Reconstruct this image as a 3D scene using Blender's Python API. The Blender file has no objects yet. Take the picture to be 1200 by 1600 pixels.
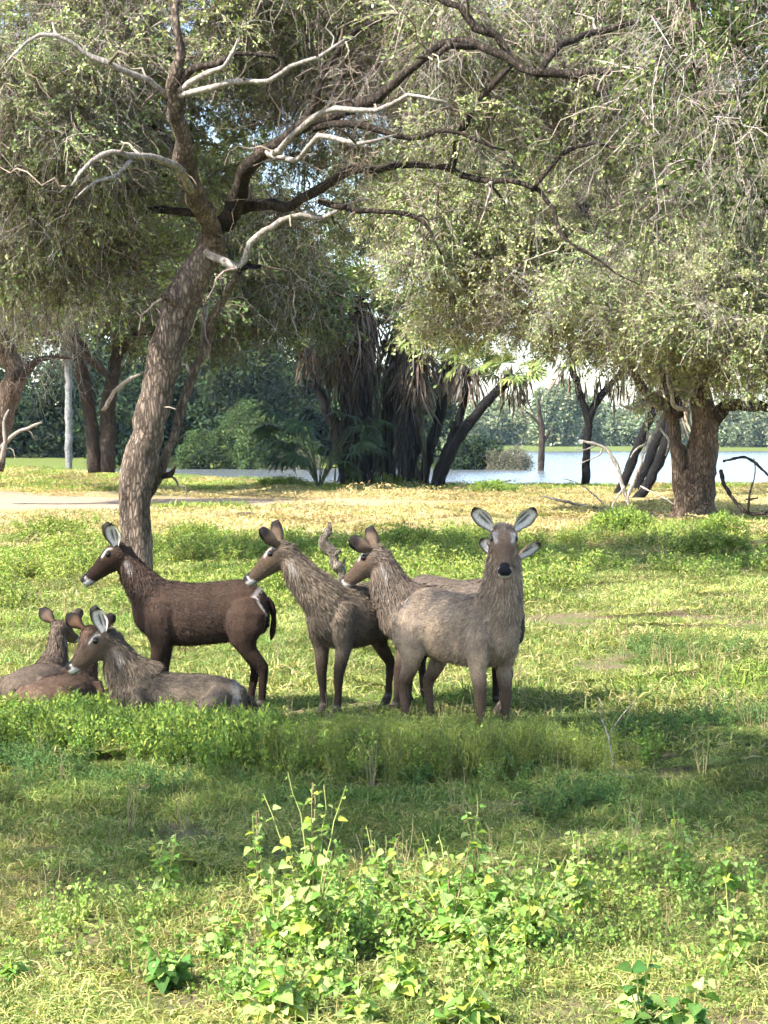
import bpy, math, random
import numpy as np
from mathutils import Vector, Matrix, Euler

random.seed(7)
RNG = np.random.default_rng(7)
R = math.radians
S = bpy.context.scene
COL = S.collection

# ------------------------------------------------------------------ camera
CAM_H, FPX, HOR = 2.33, 3000.0, 690.0          # eye height, focal length in photo pixels, horizon row
PITCH = math.atan((800 - HOR) / FPX)
cam = bpy.data.cameras.new('camera')
cam.sensor_fit = 'VERTICAL'; cam.sensor_height = 36.0; cam.sensor_width = 27.0
cam.lens = FPX / 1600 * 36.0
cam.clip_start = 0.1; cam.clip_end = 5000
cam_o = bpy.data.objects.new('camera', cam); COL.objects.link(cam_o)
cam_o.location = (0, 0, CAM_H); cam_o.rotation_euler = (R(90) - PITCH, 0, 0)
S.camera = cam_o

# ------------------------------------------------------------------ sky, sun, exposure
SUN_EL, SUN_AZ = R(46), math.atan2(-0.80, -0.60)       # azimuth clockwise from +Y: behind the viewer, to the left
W = bpy.data.worlds.new('World'); S.world = W; W.use_nodes = True
nt = W.node_tree; nt.nodes.clear()
sky = nt.nodes.new('ShaderNodeTexSky'); sky.sky_type = 'NISHITA'; sky.sun_disc = False
sky.sun_elevation = SUN_EL; sky.sun_rotation = SUN_AZ
sky.air_density = 1.0; sky.dust_density = 1.2; sky.ozone_density = 1.0; sky.altitude = 50
bg = nt.nodes.new('ShaderNodeBackground'); bg.inputs['Strength'].default_value = 0.14
wo = nt.nodes.new('ShaderNodeOutputWorld')
nt.links.new(sky.outputs[0], bg.inputs[0]); nt.links.new(bg.outputs[0], wo.inputs[0])
sun = bpy.data.lights.new('sun', 'SUN'); sun.energy = 5.0; sun.angle = R(0.55); sun.color = (1.0, 0.95, 0.86)
sun_o = bpy.data.objects.new('sun', sun); COL.objects.link(sun_o)
TO_SUN = Vector((math.sin(SUN_AZ) * math.cos(SUN_EL), math.cos(SUN_AZ) * math.cos(SUN_EL), math.sin(SUN_EL)))
sun_o.rotation_euler = (-TO_SUN).to_track_quat('-Z', 'Y').to_euler(); sun_o.location = TO_SUN * 60
vs = S.view_settings
vs.view_transform = 'Standard'; vs.look = 'None'; vs.exposure = 1.8; vs.gamma = 1.0; vs.use_curve_mapping = False
cy = S.cycles
cy.max_bounces = 4; cy.diffuse_bounces = 3; cy.glossy_bounces = 2; cy.transmission_bounces = 3
cy.transparent_max_bounces = 6; cy.volume_bounces = 1
cy.use_denoising = True; cy.denoising_prefilter = 'FAST'; cy.debug_use_spatial_splits = True
cy.use_adaptive_sampling = True; cy.adaptive_threshold = 0.07; cy.adaptive_min_samples = 24
cy.sample_clamp_indirect = 4.0

# ------------------------------------------------------------------ helpers
def tag(o, label=None, cat=None, group=None, kind=None):
    if label: o['label'] = label
    if cat: o['category'] = cat
    if group: o['group'] = group
    if kind: o['kind'] = kind
    return o

def empty(name, loc, rz=0.0, sc=1.0):
    o = bpy.data.objects.new(name, None); COL.objects.link(o)
    o.location = loc; o.rotation_euler = (0, 0, rz); o.scale = (sc, sc, sc); o.empty_display_size = 0.2
    return o

_lat = RNG.random((512, 512))
def vnoise(x, y, s=1.0, seed=0):
    x = np.asarray(x, float) / s + seed * 17.31; y = np.asarray(y, float) / s + seed * 9.77
    xi = np.floor(x).astype(int); yi = np.floor(y).astype(int); fx = x - xi; fy = y - yi
    fx = fx * fx * (3 - 2 * fx); fy = fy * fy * (3 - 2 * fy)
    g = lambda a, b: _lat[a % 512, b % 512]
    return (g(xi, yi) * (1 - fx) + g(xi + 1, yi) * fx) * (1 - fy) + (g(xi, yi + 1) * (1 - fx) + g(xi + 1, yi + 1) * fx) * fy
def fbm(x, y, s=1.0, seed=0):
    return 0.55 * vnoise(x, y, s, seed) + 0.3 * vnoise(x, y, s * 0.47, seed + 1) + 0.15 * vnoise(x, y, s * 0.21, seed + 2)
def sstep(a, b, x):
    t = np.clip((np.asarray(x, float) - a) / (b - a), 0, 1); return t * t * (3 - 2 * t)

WATER_Z = -0.62
def terrain(x, y):
    x = np.asarray(x, float); y = np.asarray(y, float)
    h = 0.10 * (fbm(x, y, 9.0, 3) - 0.5) * sstep(3, 20, y) + 0.05 * (vnoise(x, y, 2.2, 5) - 0.5)
    left = sstep(-10, -26, x)
    h = h + 0.85 * left * sstep(62, 84, y) * (1 - sstep(120, 150, y))        # low rise under the left-hand trees
    shore = 99 + 40 * sstep(0, -18, x) + 5 * (vnoise(x, y, 14, 8) - .5)
    bank = sstep(0, 20, y - shore)
    shore2 = 203 + 380 * sstep(13, 24, x - (y - 200) * 0.03) + 10 * (vnoise(x, x * 0, 30, 4) - .5)
    far = sstep(0, 14, y - shore2)
    lake = bank * (1 - far)
    h = h * (1 - bank) - 2.2 * lake + far * (0.25 + 0.02 * np.clip(y - shore2, 0, 60))
    return h

cP, sP = math.cos(PITCH), math.sin(PITCH)
def P(px, py, d):
    """the point seen at photo pixel (px, py) at ground distance d (metres along Y)"""
    a = (px - 600) / FPX; b = -(py - 800) / FPX
    y = cP + b * sP; z = -sP + b * cP
    t = d / y
    return Vector((a * t, d, CAM_H + z * t))
def G(px, py):
    """the ground point at photo pixel (px, py)"""
    d = CAM_H * FPX / max(py - HOR, 3)
    for _ in range(12):
        p = P(px, py, d); h = float(terrain(p.x, d))
        d2 = d * (CAM_H - h) / max(CAM_H - p.z, 1e-3)
        d = 0.5 * d + 0.5 * d2
    p = P(px, py, d); p.z = float(terrain(p.x, d)); return p
def ground_at(x, y): return Vector((x, y, float(terrain(x, y))))

def mesh_np(name, V, tris=None, quads=None, cols=None, mats=(), midx=None, smooth=False):
    V = np.asarray(V, np.float32).reshape(-1, 3)
    me = bpy.data.meshes.new(name)
    tris = np.zeros((0, 3), np.int32) if tris is None else np.asarray(tris, np.int32).reshape(-1, 3)
    quads = np.zeros((0, 4), np.int32) if quads is None else np.asarray(quads, np.int32).reshape(-1, 4)
    nt_, nq = len(tris), len(quads)
    me.vertices.add(len(V)); me.vertices.foreach_set('co', V.ravel())
    me.loops.add(nt_ * 3 + nq * 4)
    me.loops.foreach_set('vertex_index', np.concatenate([tris.ravel(), quads.ravel()]).astype(np.int32))
    me.polygons.add(nt_ + nq)
    me.polygons.foreach_set('loop_start', np.concatenate([np.arange(nt_) * 3, nt_ * 3 + np.arange(nq) * 4]).astype(np.int32))
    if midx is not None: me.polygons.foreach_set('material_index', np.asarray(midx, np.int32))
    me.update(calc_edges=True)
    if smooth: me.polygons.foreach_set('use_smooth', np.ones(nt_ + nq, bool))
    if cols is not None:
        ca = me.color_attributes.new('Col', 'FLOAT_COLOR', 'POINT')
        c4 = np.ones((len(V), 4), np.float32); c4[:, :3] = cols
        ca.data.foreach_set('color', c4.ravel())
    for m in mats: me.materials.append(m)
    me.validate(); return me

class MB:
    """collects verts / tris / quads / colours"""
    def __init__(s): s.V = []; s.T = []; s.Q = []; s.C = []; s.TM = []; s.QM = []; s.n = 0
    def add(s, V, tris=None, quads=None, col=(1, 1, 1), mi=0):
        V = np.asarray(V, float).reshape(-1, 3)
        if tris is not None and len(tris): s.T.append(np.asarray(tris).reshape(-1, 3) + s.n); s.TM.append(np.full(len(s.T[-1]), mi))
        if quads is not None and len(quads): s.Q.append(np.asarray(quads).reshape(-1, 4) + s.n); s.QM.append(np.full(len(s.Q[-1]), mi))
        c = np.asarray(col, float)
        s.C.append(np.broadcast_to(c, (len(V), 3)).copy()); s.V.append(V); s.n += len(V)
    def mesh(s, name, mats, smooth=True):
        T = np.concatenate(s.T) if s.T else None; Q = np.concatenate(s.Q) if s.Q else None
        mi = np.concatenate(s.TM + s.QM)
        return mesh_np(name, np.concatenate(s.V), T, Q, np.concatenate(s.C), mats, mi, smooth)
    def build(s, name, mats, parent=None, smooth=True):
        return obj(name, s.mesh(name, mats, smooth), parent)

def obj(name, me, parent=None, link=True):
    o = bpy.data.objects.new(name, me)
    if link: COL.objects.link(o)
    if parent is not None: o.parent = parent
    return o

def smooth_path(pts, rad, step):
    """Catmull-Rom resample of a polyline with radii"""
    p = np.array([tuple(q) for q in pts], float); r = np.array(rad, float)
    pp = np.vstack([2 * p[0] - p[1], p, 2 * p[-1] - p[-2]]); out = []; ro = []
    for i in range(len(p) - 1):
        L = np.linalg.norm(p[i + 1] - p[i]); n = max(2, int(round(L / step)))
        for k in range(n):
            t = k / n
            a, b, c, d = pp[i], pp[i + 1], pp[i + 2], pp[i + 3]
            out.append(0.5 * ((2 * b) + (-a + c) * t + (2 * a - 5 * b + 4 * c - d) * t * t + (-a + 3 * b - 3 * c + d) * t ** 3))
            ro.append(r[i] * (1 - t) + r[i + 1] * t)
    out.append(p[-1]); ro.append(r[-1])
    return np.array(out), np.array(ro)

def tube(mb, path, rad, n=8, col=(1, 1, 1), mi=0, bump=0.0, seed=0, cap=True):
    path = np.asarray(path, float); rad = np.asarray(rad, float); m = len(path)
    tan = np.gradient(path, axis=0); tan /= np.linalg.norm(tan, axis=1)[:, None] + 1e-9
    ref = np.array([0, 0, 1.0]) if abs(tan[0, 2]) < 0.9 else np.array([1.0, 0, 0])
    u = np.cross(tan[0], ref); u /= np.linalg.norm(u); rings = []
    ang = np.arange(n) / n * 2 * math.pi
    for i in range(m):
        u = u - tan[i] * np.dot(u, tan[i]); u /= np.linalg.norm(u) + 1e-9
        v = np.cross(tan[i], u)
        rr = rad[i]
        if bump:
            k = i * 0.55
            rr = rr * (1 + bump * (vnoise(np.cos(ang) * 2.2 + seed * 3 + 20, np.sin(ang) * 2.2 + k + 20, 1.0) - .5) * 2
                       + bump * .8 * (vnoise(np.cos(ang) * 5 + 40 + seed, np.sin(ang) * 5 + k * 2 + 40, 1.0) - .5))
        rings.append(path[i] + (np.cos(ang) * rr)[:, None] * u + (np.sin(ang) * rr)[:, None] * v)
    V = np.concatenate(rings)
    i = np.arange(m - 1)[:, None] * n; j = np.arange(n)[None, :]; j2 = (j + 1) % n
    Q = np.stack([i + j, i + j2, i + n + j2, i + n + j], -1).reshape(-1, 4)
    T = None
    if cap:
        V = np.vstack([V, path[0], path[-1]]); a, b = m * n, m * n + 1
        jj = np.arange(n); j2 = (jj + 1) % n
        T = np.concatenate([np.stack([j2, jj, np.full(n, a)], -1), np.stack([(m - 1) * n + jj, (m - 1) * n + j2, np.full(n, b)], -1)])
    mb.add(V, T, Q, col, mi)

def unit(a): a = np.asarray(a, float); return a / (np.linalg.norm(a, axis=-1, keepdims=True) + 1e-9)

# ------------------------------------------------------------------ materials
def new_mat(name):
    m = bpy.data.materials.new(name); m.use_nodes = True; t = m.node_tree; t.nodes.clear()
    out = t.nodes.new('ShaderNodeOutputMaterial'); return m, t, out
def N(t, kind, **kw):
    n = t.nodes.new(kind)
    for k, v in kw.items(): setattr(n, k, v)
    return n
def ramp(t, stops):
    r = t.nodes.new('ShaderNodeValToRGB'); e = r.color_ramp.elements
    while len(e) < len(stops): e.new(0.5)
    for el, (p, c) in zip(e, stops): el.position = p; el.color = (*c, 1)
    return r

def mat_leaf(name, trans=0.35, var=0.35, rough=0.6, gain=1.0, tint=(1, 1, 1)):
    """leaf: vertex colour, varied from spray to spray, thin enough to let light through"""
    m, t, out = new_mat(name)
    at = N(t, 'ShaderNodeAttribute', attribute_name='Col')
    oi = N(t, 'ShaderNodeObjectInfo')
    hs = N(t, 'ShaderNodeHueSaturation')
    mr = N(t, 'ShaderNodeMapRange'); mr.inputs[3].default_value = (1 - var) * gain; mr.inputs[4].default_value = (1 + var) * gain
    t.links.new(oi.outputs['Random'], mr.inputs[0])
    t.links.new(mr.outputs[0], hs.inputs['Value'])
    m2 = N(t, 'ShaderNodeMath', operation='MULTIPLY_ADD'); m2.inputs[1].default_value = 7.31; m2.inputs[2].default_value = 0.3
    fr = N(t, 'ShaderNodeMath', operation='FRACT'); t.links.new(oi.outputs['Random'], m2.inputs[0]); t.links.new(m2.outputs[0], fr.inputs[0])
    mh = N(t, 'ShaderNodeMapRange'); mh.inputs[3].default_value = 0.482; mh.inputs[4].default_value = 0.518
    t.links.new(fr.outputs[0], mh.inputs[0]); t.links.new(mh.outputs[0], hs.inputs['Hue'])
    mx = N(t, 'ShaderNodeMix', data_type='RGBA', blend_type='MULTIPLY'); mx.inputs[0].default_value = 1.0
    mx.inputs[7].default_value = (*tint, 1)
    t.links.new(at.outputs['Color'], mx.inputs[6]); t.links.new(mx.outputs[2], hs.inputs['Color'])
    b = N(t, 'ShaderNodeBsdfPrincipled'); b.inputs['Roughness'].default_value = rough; b.inputs['Specular IOR Level'].default_value = 0.15
    t.links.new(hs.outputs[0], b.inputs['Base Color'])
    tr = N(t, 'ShaderNodeBsdfTranslucent')
    g2 = N(t, 'ShaderNodeMix', data_type='RGBA', blend_type='MULTIPLY'); g2.inputs[0].default_value = 1.0; g2.inputs[7].default_value = (1.2, 1.25, 0.6, 1)
    t.links.new(hs.outputs[0], g2.inputs[6]); t.links.new(g2.outputs[2], tr.inputs['Color'])
    ms = N(t, 'ShaderNodeMixShader'); ms.inputs[0].default_value = trans
    t.links.new(b.outputs[0], ms.inputs[1]); t.links.new(tr.outputs[0], ms.inputs[2]); t.links.new(ms.outputs[0], out.inputs[0])
    return m

def mat_bark(name, c1, c2, scale=6.0, stretch=0.28, bump=0.6, dist=0.03):
    m, t, out = new_mat(name)
    tc = N(t, 'ShaderNodeTexCoord'); mp = N(t, 'ShaderNodeMapping'); mp.inputs['Scale'].default_value = (1, 1, stretch)
    t.links.new(tc.outputs['Object'], mp.inputs[0])
    no = N(t, 'ShaderNodeTexNoise'); no.inputs['Scale'].default_value = scale; no.inputs['Detail'].default_value = 7; no.inputs['Roughness'].default_value = 0.65
    no.inputs['Distortion'].default_value = 0.6
    vo = N(t, 'ShaderNodeTexVoronoi', feature='DISTANCE_TO_EDGE'); vo.inputs['Scale'].default_value = scale * 3.0
    t.links.new(mp.outputs[0], no.inputs[0]); 
    mv = N(t, 'ShaderNodeVectorMath', operation='MULTIPLY_ADD'); mv.inputs[1].default_value = (.16,) * 3
    t.links.new(no.outputs['Color'], mv.inputs[0]); t.links.new(mp.outputs[0], mv.inputs[2]); t.links.new(mv.outputs[0], vo.inputs[0])
    big = N(t, 'ShaderNodeTexNoise'); big.inputs['Scale'].default_value = 1.1; t.links.new(tc.outputs['Object'], big.inputs[0])
    r = ramp(t, [(0.25, c1), (0.75, c2)]); 
    ad = N(t, 'ShaderNodeMath', operation='MULTIPLY_ADD'); ad.inputs[1].default_value = 0.5
    t.links.new(no.outputs[0], ad.inputs[2]); 
    sub = N(t, 'ShaderNodeMath', operation='SUBTRACT'); sub.inputs[1].default_value = 0.5
    t.links.new(big.outputs[0], sub.inputs[0]); t.links.new(sub.outputs[0], ad.inputs[0]); t.links.new(ad.outputs[0], r.inputs[0])
    cr = N(t, 'ShaderNodeMapRange'); cr.inputs[1].default_value = 0.0; cr.inputs[2].default_value = 0.24; cr.inputs[3].default_value = 0.36; cr.inputs[4].default_value = 1.0
    t.links.new(vo.outputs['Distance'], cr.inputs[0])
    mx = N(t, 'ShaderNodeMix', data_type='RGBA', blend_type='MULTIPLY'); mx.inputs[0].default_value = 1.0
    t.links.new(r.outputs[0], mx.inputs[6]); t.links.new(cr.outputs[0], mx.inputs[7])
    hgt = N(t, 'ShaderNodeMath', operation='MULTIPLY_ADD'); hgt.inputs[1].default_value = 0.6
    t.links.new(cr.outputs[0], hgt.inputs[0]); t.links.new(no.outputs[0], hgt.inputs[2])
    bp = N(t, 'ShaderNodeBump'); bp.inputs['Strength'].default_value = bump; bp.inputs['Distance'].default_value = dist
    t.links.new(hgt.outputs[0], bp.inputs['Height'])
    b = N(t, 'ShaderNodeBsdfPrincipled'); b.inputs['Roughness'].default_value = 0.92; b.inputs['Specular IOR Level'].default_value = 0.15
    t.links.new(mx.outputs[2], b.inputs['Base Color']); t.links.new(bp.outputs[0], b.inputs['Normal']); t.links.new(b.outputs[0], out.inputs[0])
    return m

def mat_vcol(name, rough=0.85, nscale=30.0, namt=0.35, spec=0.2, bump=0.0):
    m, t, out = new_mat(name)
    at = N(t, 'ShaderNodeAttribute', attribute_name='Col')
    tc = N(t, 'ShaderNodeTexCoord'); no = N(t, 'ShaderNodeTexNoise'); no.inputs['Scale'].default_value = nscale; no.inputs['Detail'].default_value = 4
    t.links.new(tc.outputs['Object'], no.inputs[0])
    mr = N(t, 'ShaderNodeMapRange'); mr.inputs[1].default_value = .25; mr.inputs[2].default_value = .75; mr.inputs[3].default_value = 1 - namt; mr.inputs[4].default_value = 1 + namt
    t.links.new(no.outputs[0], mr.inputs[0])
    mx = N(t, 'ShaderNodeMix', data_type='RGBA', blend_type='MULTIPLY'); mx.inputs[0].default_value = 1.0
    t.links.new(at.outputs['Color'], mx.inputs[6]); t.links.new(mr.outputs[0], mx.inputs[7])
    b = N(t, 'ShaderNodeBsdfPrincipled'); b.inputs['Roughness'].default_value = rough; b.inputs['Specular IOR Level'].default_value = spec
    t.links.new(mx.outputs[2], b.inputs['Base Color'])
    if bump:
        bp = N(t, 'ShaderNodeBump'); bp.inputs['Strength'].default_value = bump; bp.inputs['Distance'].default_value = 0.01
        t.links.new(no.outputs[0], bp.inputs['Height']); t.links.new(bp.outputs[0], b.inputs['Normal'])
    t.links.new(b.outputs[0], out.inputs[0]); return m

def mat_plain(name, col, rough=0.5, spec=0.5):
    m, t, out = new_mat(name)
    b = N(t, 'ShaderNodeBsdfPrincipled'); b.inputs['Base Color'].default_value = (*col, 1); b.inputs['Roughness'].default_value = rough
    b.inputs['Specular IOR Level'].default_value = spec
    t.links.new(b.outputs[0], out.inputs[0]); return m

M_LEAF = mat_leaf('crown_leaf', 0.20, 0.40)
M_NEARLEAF = mat_leaf('near_leaf', 0.35, 0.25)
M_HERB = mat_leaf('herb_leaf', 0.38, 0.32, rough=0.75)
M_GRASS = mat_leaf('grass_blade', 0.30, 0.30, rough=0.7)
M_FARLEAF = mat_leaf('far_leaf', 0.2, 0.45, rough=0.9)
M_PALM = mat_leaf('palm_leaf', 0.2, 0.2, rough=0.45)
M_DRYFROND = mat_leaf('dry_frond', 0.15, 0.3, rough=0.9)
M_TWIG = mat_vcol('twig_bark', 0.9, 9.0, 0.3)
M_BARK = mat_bark('ridged_bark', (0.06, 0.043, 0.033), (0.38, 0.29, 0.225), 5.6, 0.25, 1.0, 0.08)
M_BARKDK = mat_bark('dark_bark', (0.018, 0.014, 0.012), (0.12, 0.092, 0.07), 6.0, 0.3, 1.0, 0.06)
M_BARKOLD = mat_bark('old_reddish_bark', (0.09, 0.06, 0.042), (0.33, 0.24, 0.175), 5.2, 0.20, 1.0, 0.10)
M_DEAD = mat_bark('bleached_wood', (0.20, 0.17, 0.145), (0.52, 0.47, 0.41), 9.0, 0.25, 0.5, 0.02)
M_STUMP = mat_bark('weathered_wood', (0.15, 0.115, 0.085), (0.55, 0.46, 0.37), 14.0, 0.35, 1.0, 0.05)
M_BLACKTRUNK = mat_bark('shade_black_palm_trunk', (0.006, 0.006, 0.007), (0.024, 0.022, 0.022), 8.0, 1.5, 0.6, 0.03)  # palm trunks: canopy shade painted in as a near-black bark colour
M_GREYTRUNK = mat_bark('grey_palm_trunk', (0.16, 0.16, 0.16), (0.34, 0.33, 0.32), 3.0, 2.0, 0.4, 0.03)
M_FUR = mat_vcol('antelope_hair', 0.75, 45.0, 0.22, 0.25)
M_SKIN = mat_vcol('antelope_coat', 0.85, 70.0, 0.35, 0.15, 0.25)
M_EYE = mat_plain('dark_eye', (0.012, 0.008, 0.006), 0.08, 0.6)

# ------------------------------------------------------------------ ground
def mat_ground():
    m, t, out = new_mat('grassland_soil')
    tc = N(t, 'ShaderNodeTexCoord')
    sx = N(t, 'ShaderNodeSeparateXYZ'); t.links.new(tc.outputs['Object'], sx.inputs[0])
    def noise(sc, det=5, rough=.6):
        n = N(t, 'ShaderNodeTexNoise'); n.inputs['Scale'].default_value = sc; n.inputs['Detail'].default_value = det; n.inputs['Roughness'].default_value = rough
        t.links.new(tc.outputs['Object'], n.inputs[0]); return n
    def mix(f, a, b):
        x = N(t, 'ShaderNodeMix', data_type='RGBA')
        if hasattr(f, 'is_linked') or hasattr(f, 'links'): t.links.new(f, x.inputs[0])
        else: x.inputs[0].default_value = f
        for v, k in ((a, 6), (b, 7)):
            if isinstance(v, tuple): x.inputs[k].default_value = (*v, 1)
            else: t.links.new(v, x.inputs[k])
        return x.outputs[2]
    def maprange(v, a, b, c=0.0, d=1.0):
        x = N(t, 'ShaderNodeMapRange', interpolation_type='SMOOTHSTEP'); t.links.new(v, x.inputs[0])
        for i, q in zip((1, 2, 3, 4), (a, b, c, d)): x.inputs[i].default_value = q
        return x.outputs[0]
    def mul(a, b):
        x = N(t, 'ShaderNodeMath', operation='MULTIPLY'); t.links.new(a, x.inputs[0]); t.links.new(b, x.inputs[1]); return x.outputs[0]
    fine = noise(26, 6, .7); med = noise(1.3, 5); big = noise(.16, 4)
    soil = ramp(t, [(0.3, (0.10, 0.075, 0.045)), (0.7, (0.22, 0.17, 0.10))]); t.links.new(fine.outputs[0], soil.inputs[0])
    green = ramp(t, [(0.3, (0.06, 0.085, 0.022)), (0.7, (0.15, 0.18, 0.05))]); t.links.new(fine.outputs[0], green.inputs[0])
    straw = ramp(t, [(0.3, (0.20, 0.155, 0.075)), (0.7, (0.34, 0.27, 0.135))]); t.links.new(fine.outputs[0], straw.inputs[0])
    near = mix(maprange(med.outputs[0], .42, .62), soil.outputs[0], green.outputs[0])
    farz = maprange(sx.outputs[1], 38, 50)
    gpatch = maprange(big.outputs[0], .58, .74)
    fargr = mix(gpatch, straw.outputs[0], green.outputs[0])
    c = mix(farz, near, fargr)
    # worn track of bare pale earth across the far meadow
    wob = N(t, 'ShaderNodeMath', operation='MULTIPLY_ADD'); wob.inputs[1].default_value = 9.0; t.links.new(big.outputs[0], wob.inputs[0]); t.links.new(sx.outputs[1], wob.inputs[2])
    tr = mul(maprange(wob.outputs[0], 69, 72), maprange(wob.outputs[0], 83, 86, 1, 0))
    tr = mul(tr, maprange(sx.outputs[0], 3, -4))
    c = mix(tr, c, (0.33, 0.245, 0.165))
    bank = maprange(sx.outputs[1], 95, 103)
    c = mix(bank, c, green.outputs[0])
    bp = N(t, 'ShaderNodeBump'); bp.inputs['Strength'].default_value = .8; bp.inputs['Distance'].default_value = .04; t.links.new(fine.outputs[0], bp.inputs['Height'])
    b = N(t, 'ShaderNodeBsdfPrincipled'); b.inputs['Roughness'].default_value = .95; b.inputs['Specular IOR Level'].default_value = .1
    t.links.new(c, b.inputs['Base Color']); t.links.new(bp.outputs[0], b.inputs['Normal']); t.links.new(b.outputs[0], out.inputs[0])
    return m

xs = np.concatenate([-np.geomspace(900, 40, 24)[:-1], np.linspace(-40, 40, 121), np.geomspace(40, 900, 24)[1:]])
ys = np.concatenate([np.linspace(-60, 4, 10)[:-1], np.linspace(4, 60, 160)[:-1], np.linspace(60, 260, 160)[:-1], np.geomspace(260, 900, 50)])
XX, YY = np.meshgrid(xs, ys); ZZ = terrain(XX, YY)
nx, ny = len(xs), len(ys)
ii, jj = np.meshgrid(np.arange(nx - 1), np.arange(ny - 1)); a0 = (jj * nx + ii).ravel()
gq = np.stack([a0, a0 + 1, a0 + nx + 1, a0 + nx], -1)
ground = obj('ground', mesh_np('ground', np.stack([XX, YY, ZZ], -1), quads=gq, mats=[mat_ground()], smooth=True))
tag(ground, 'grassy lakeside ground with dry yellow meadow and bare track', 'ground', kind='structure')

def mat_water():
    m, t, out = new_mat('lake_water')
    tc = N(t, 'ShaderNodeTexCoord'); mp = N(t, 'ShaderNodeMapping'); mp.inputs['Scale'].default_value = (1, 0.45, 1); t.links.new(tc.outputs['Object'], mp.inputs[0])
    n = N(t, 'ShaderNodeTexNoise'); n.inputs['Scale'].default_value = 1.6; n.inputs['Detail'].default_value = 4; t.links.new(mp.outputs[0], n.inputs[0])
    bp = N(t, 'ShaderNodeBump'); bp.inputs['Strength'].default_value = 0.55; bp.inputs['Distance'].default_value = 0.2; t.links.new(n.outputs[0], bp.inputs['Height'])
    b = N(t, 'ShaderNodeBsdfPrincipled'); b.inputs['Base Color'].default_value = (0.10, 0.11, 0.115, 1); b.inputs['Roughness'].default_value = 0.22
    b.inputs['IOR'].default_value = 1.33; t.links.new(bp.outputs[0], b.inputs['Normal']); t.links.new(b.outputs[0], out.inputs[0]); return m
wv = [(-800, 90, WATER_Z), (800, 90, WATER_Z), (800, 800, WATER_Z), (-800, 800, WATER_Z)]
lake = obj('lake_water', mesh_np('lake_water', wv, quads=[[0, 1, 2, 3]], mats=[mat_water()]))
tag(lake, 'pale rippled lake water beyond the meadow', 'lake', kind='structure')

# ------------------------------------------------------------------ scattering (geometry nodes, geometry instances)
_groups = {}
def scatter_group(key, protos):
    if key in _groups: return _groups[key]
    g = bpy.data.node_groups.new('scatter_' + key, 'GeometryNodeTree')
    g.interface.new_socket('Geometry', in_out='INPUT', socket_type='NodeSocketGeometry')
    g.interface.new_socket('Geometry', in_out='OUTPUT', socket_type='NodeSocketGeometry')
    gi = g.nodes.new('NodeGroupInput'); go = g.nodes.new('NodeGroupOutput')
    iop = g.nodes.new('GeometryNodeInstanceOnPoints'); g2i = g.nodes.new('GeometryNodeGeometryToInstance')
    for p in protos:
        oi = g.nodes.new('GeometryNodeObjectInfo'); oi.inputs['Object'].default_value = p
        g.links.new(oi.outputs['Geometry'], g2i.inputs[0])
    def attr(nm, ty):
        a = g.nodes.new('GeometryNodeInputNamedAttribute'); a.data_type = ty; a.inputs[0].default_value = nm; return a.outputs[0]
    g.links.new(gi.outputs[0], iop.inputs['Points']); g.links.new(g2i.outputs[0], iop.inputs['Instance'])
    iop.inputs['Pick Instance'].default_value = True
    g.links.new(attr('pick', 'INT'), iop.inputs['Instance Index'])
    g.links.new(attr('rot', 'FLOAT_VECTOR'), iop.inputs['Rotation'])
    g.links.new(attr('scl', 'FLOAT_VECTOR'), iop.inputs['Scale'])
    g.links.new(iop.outputs[0], go.inputs[0])
    _groups[key] = g; return g

def scatter(name, pts, rot, scl, key, protos, parent=None, seed=0):
    pts = np.asarray(pts, np.float32); n = len(pts)
    me = bpy.data.meshes.new(name); me.vertices.add(n); me.vertices.foreach_set('co', pts.ravel())
    scl = np.asarray(scl, np.float32)
    if scl.ndim == 1: scl = np.repeat(scl[:, None], 3, 1)
    a = me.attributes.new('rot', 'FLOAT_VECTOR', 'POINT'); a.data.foreach_set('vector', np.asarray(rot, np.float32).ravel())
    a = me.attributes.new('scl', 'FLOAT_VECTOR', 'POINT'); a.data.foreach_set('vector', scl.ravel())
    a = me.attributes.new('pick', 'INT', 'POINT'); a.data.foreach_set('value', np.random.default_rng(seed + 5).integers(0, len(protos), n).astype(np.int32))
    o = obj(name, me, parent)
    md = o.modifiers.new('scatter', 'NODES'); md.node_group = scatter_group(key, protos)
    return o

PM = {}
def proto(name, mb, mats, smooth=False):
    o = obj(name, mb.mesh(name, mats, smooth), link=False); PM[o.name] = (mb, mats); return o
def rotmat(e):
    return np.array(Euler((float(e[0]), float(e[1]), float(e[2]))).to_matrix())
def bundle(name, sets, place, seed):
    """one larger clump made of several sprays. sets: (protos, count); place(rng, n) -> positions, eulers, scales"""
    rng = np.random.default_rng(seed); mb = MB(); mats = []
    for protos, cnt in sets:
        pos, rot, scl = place(rng, cnt)
        for k in range(cnt):
            src, ms = PM[protos[rng.integers(len(protos))].name]; idx = []
            for m in ms:
                if m not in mats: mats.append(m)
                idx.append(mats.index(m))
            Mx = rotmat(rot[k]); val = rng.uniform(.78, 1.22)
            off = mb.n
            V = np.concatenate(src.V) @ Mx.T * scl[k] + pos[k]; C = np.clip(np.concatenate(src.C) * val, 0, 1)
            mb.V.append(V); mb.C.append(C); mb.n += len(V)
            for T, tm in zip(src.T, src.TM): mb.T.append(T + off); mb.TM.append(np.array(idx)[tm])
            for Q, qm in zip(src.Q, src.QM): mb.Q.append(Q + off); mb.QM.append(np.array(idx)[qm])
    return proto(name, mb, mats)
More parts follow.
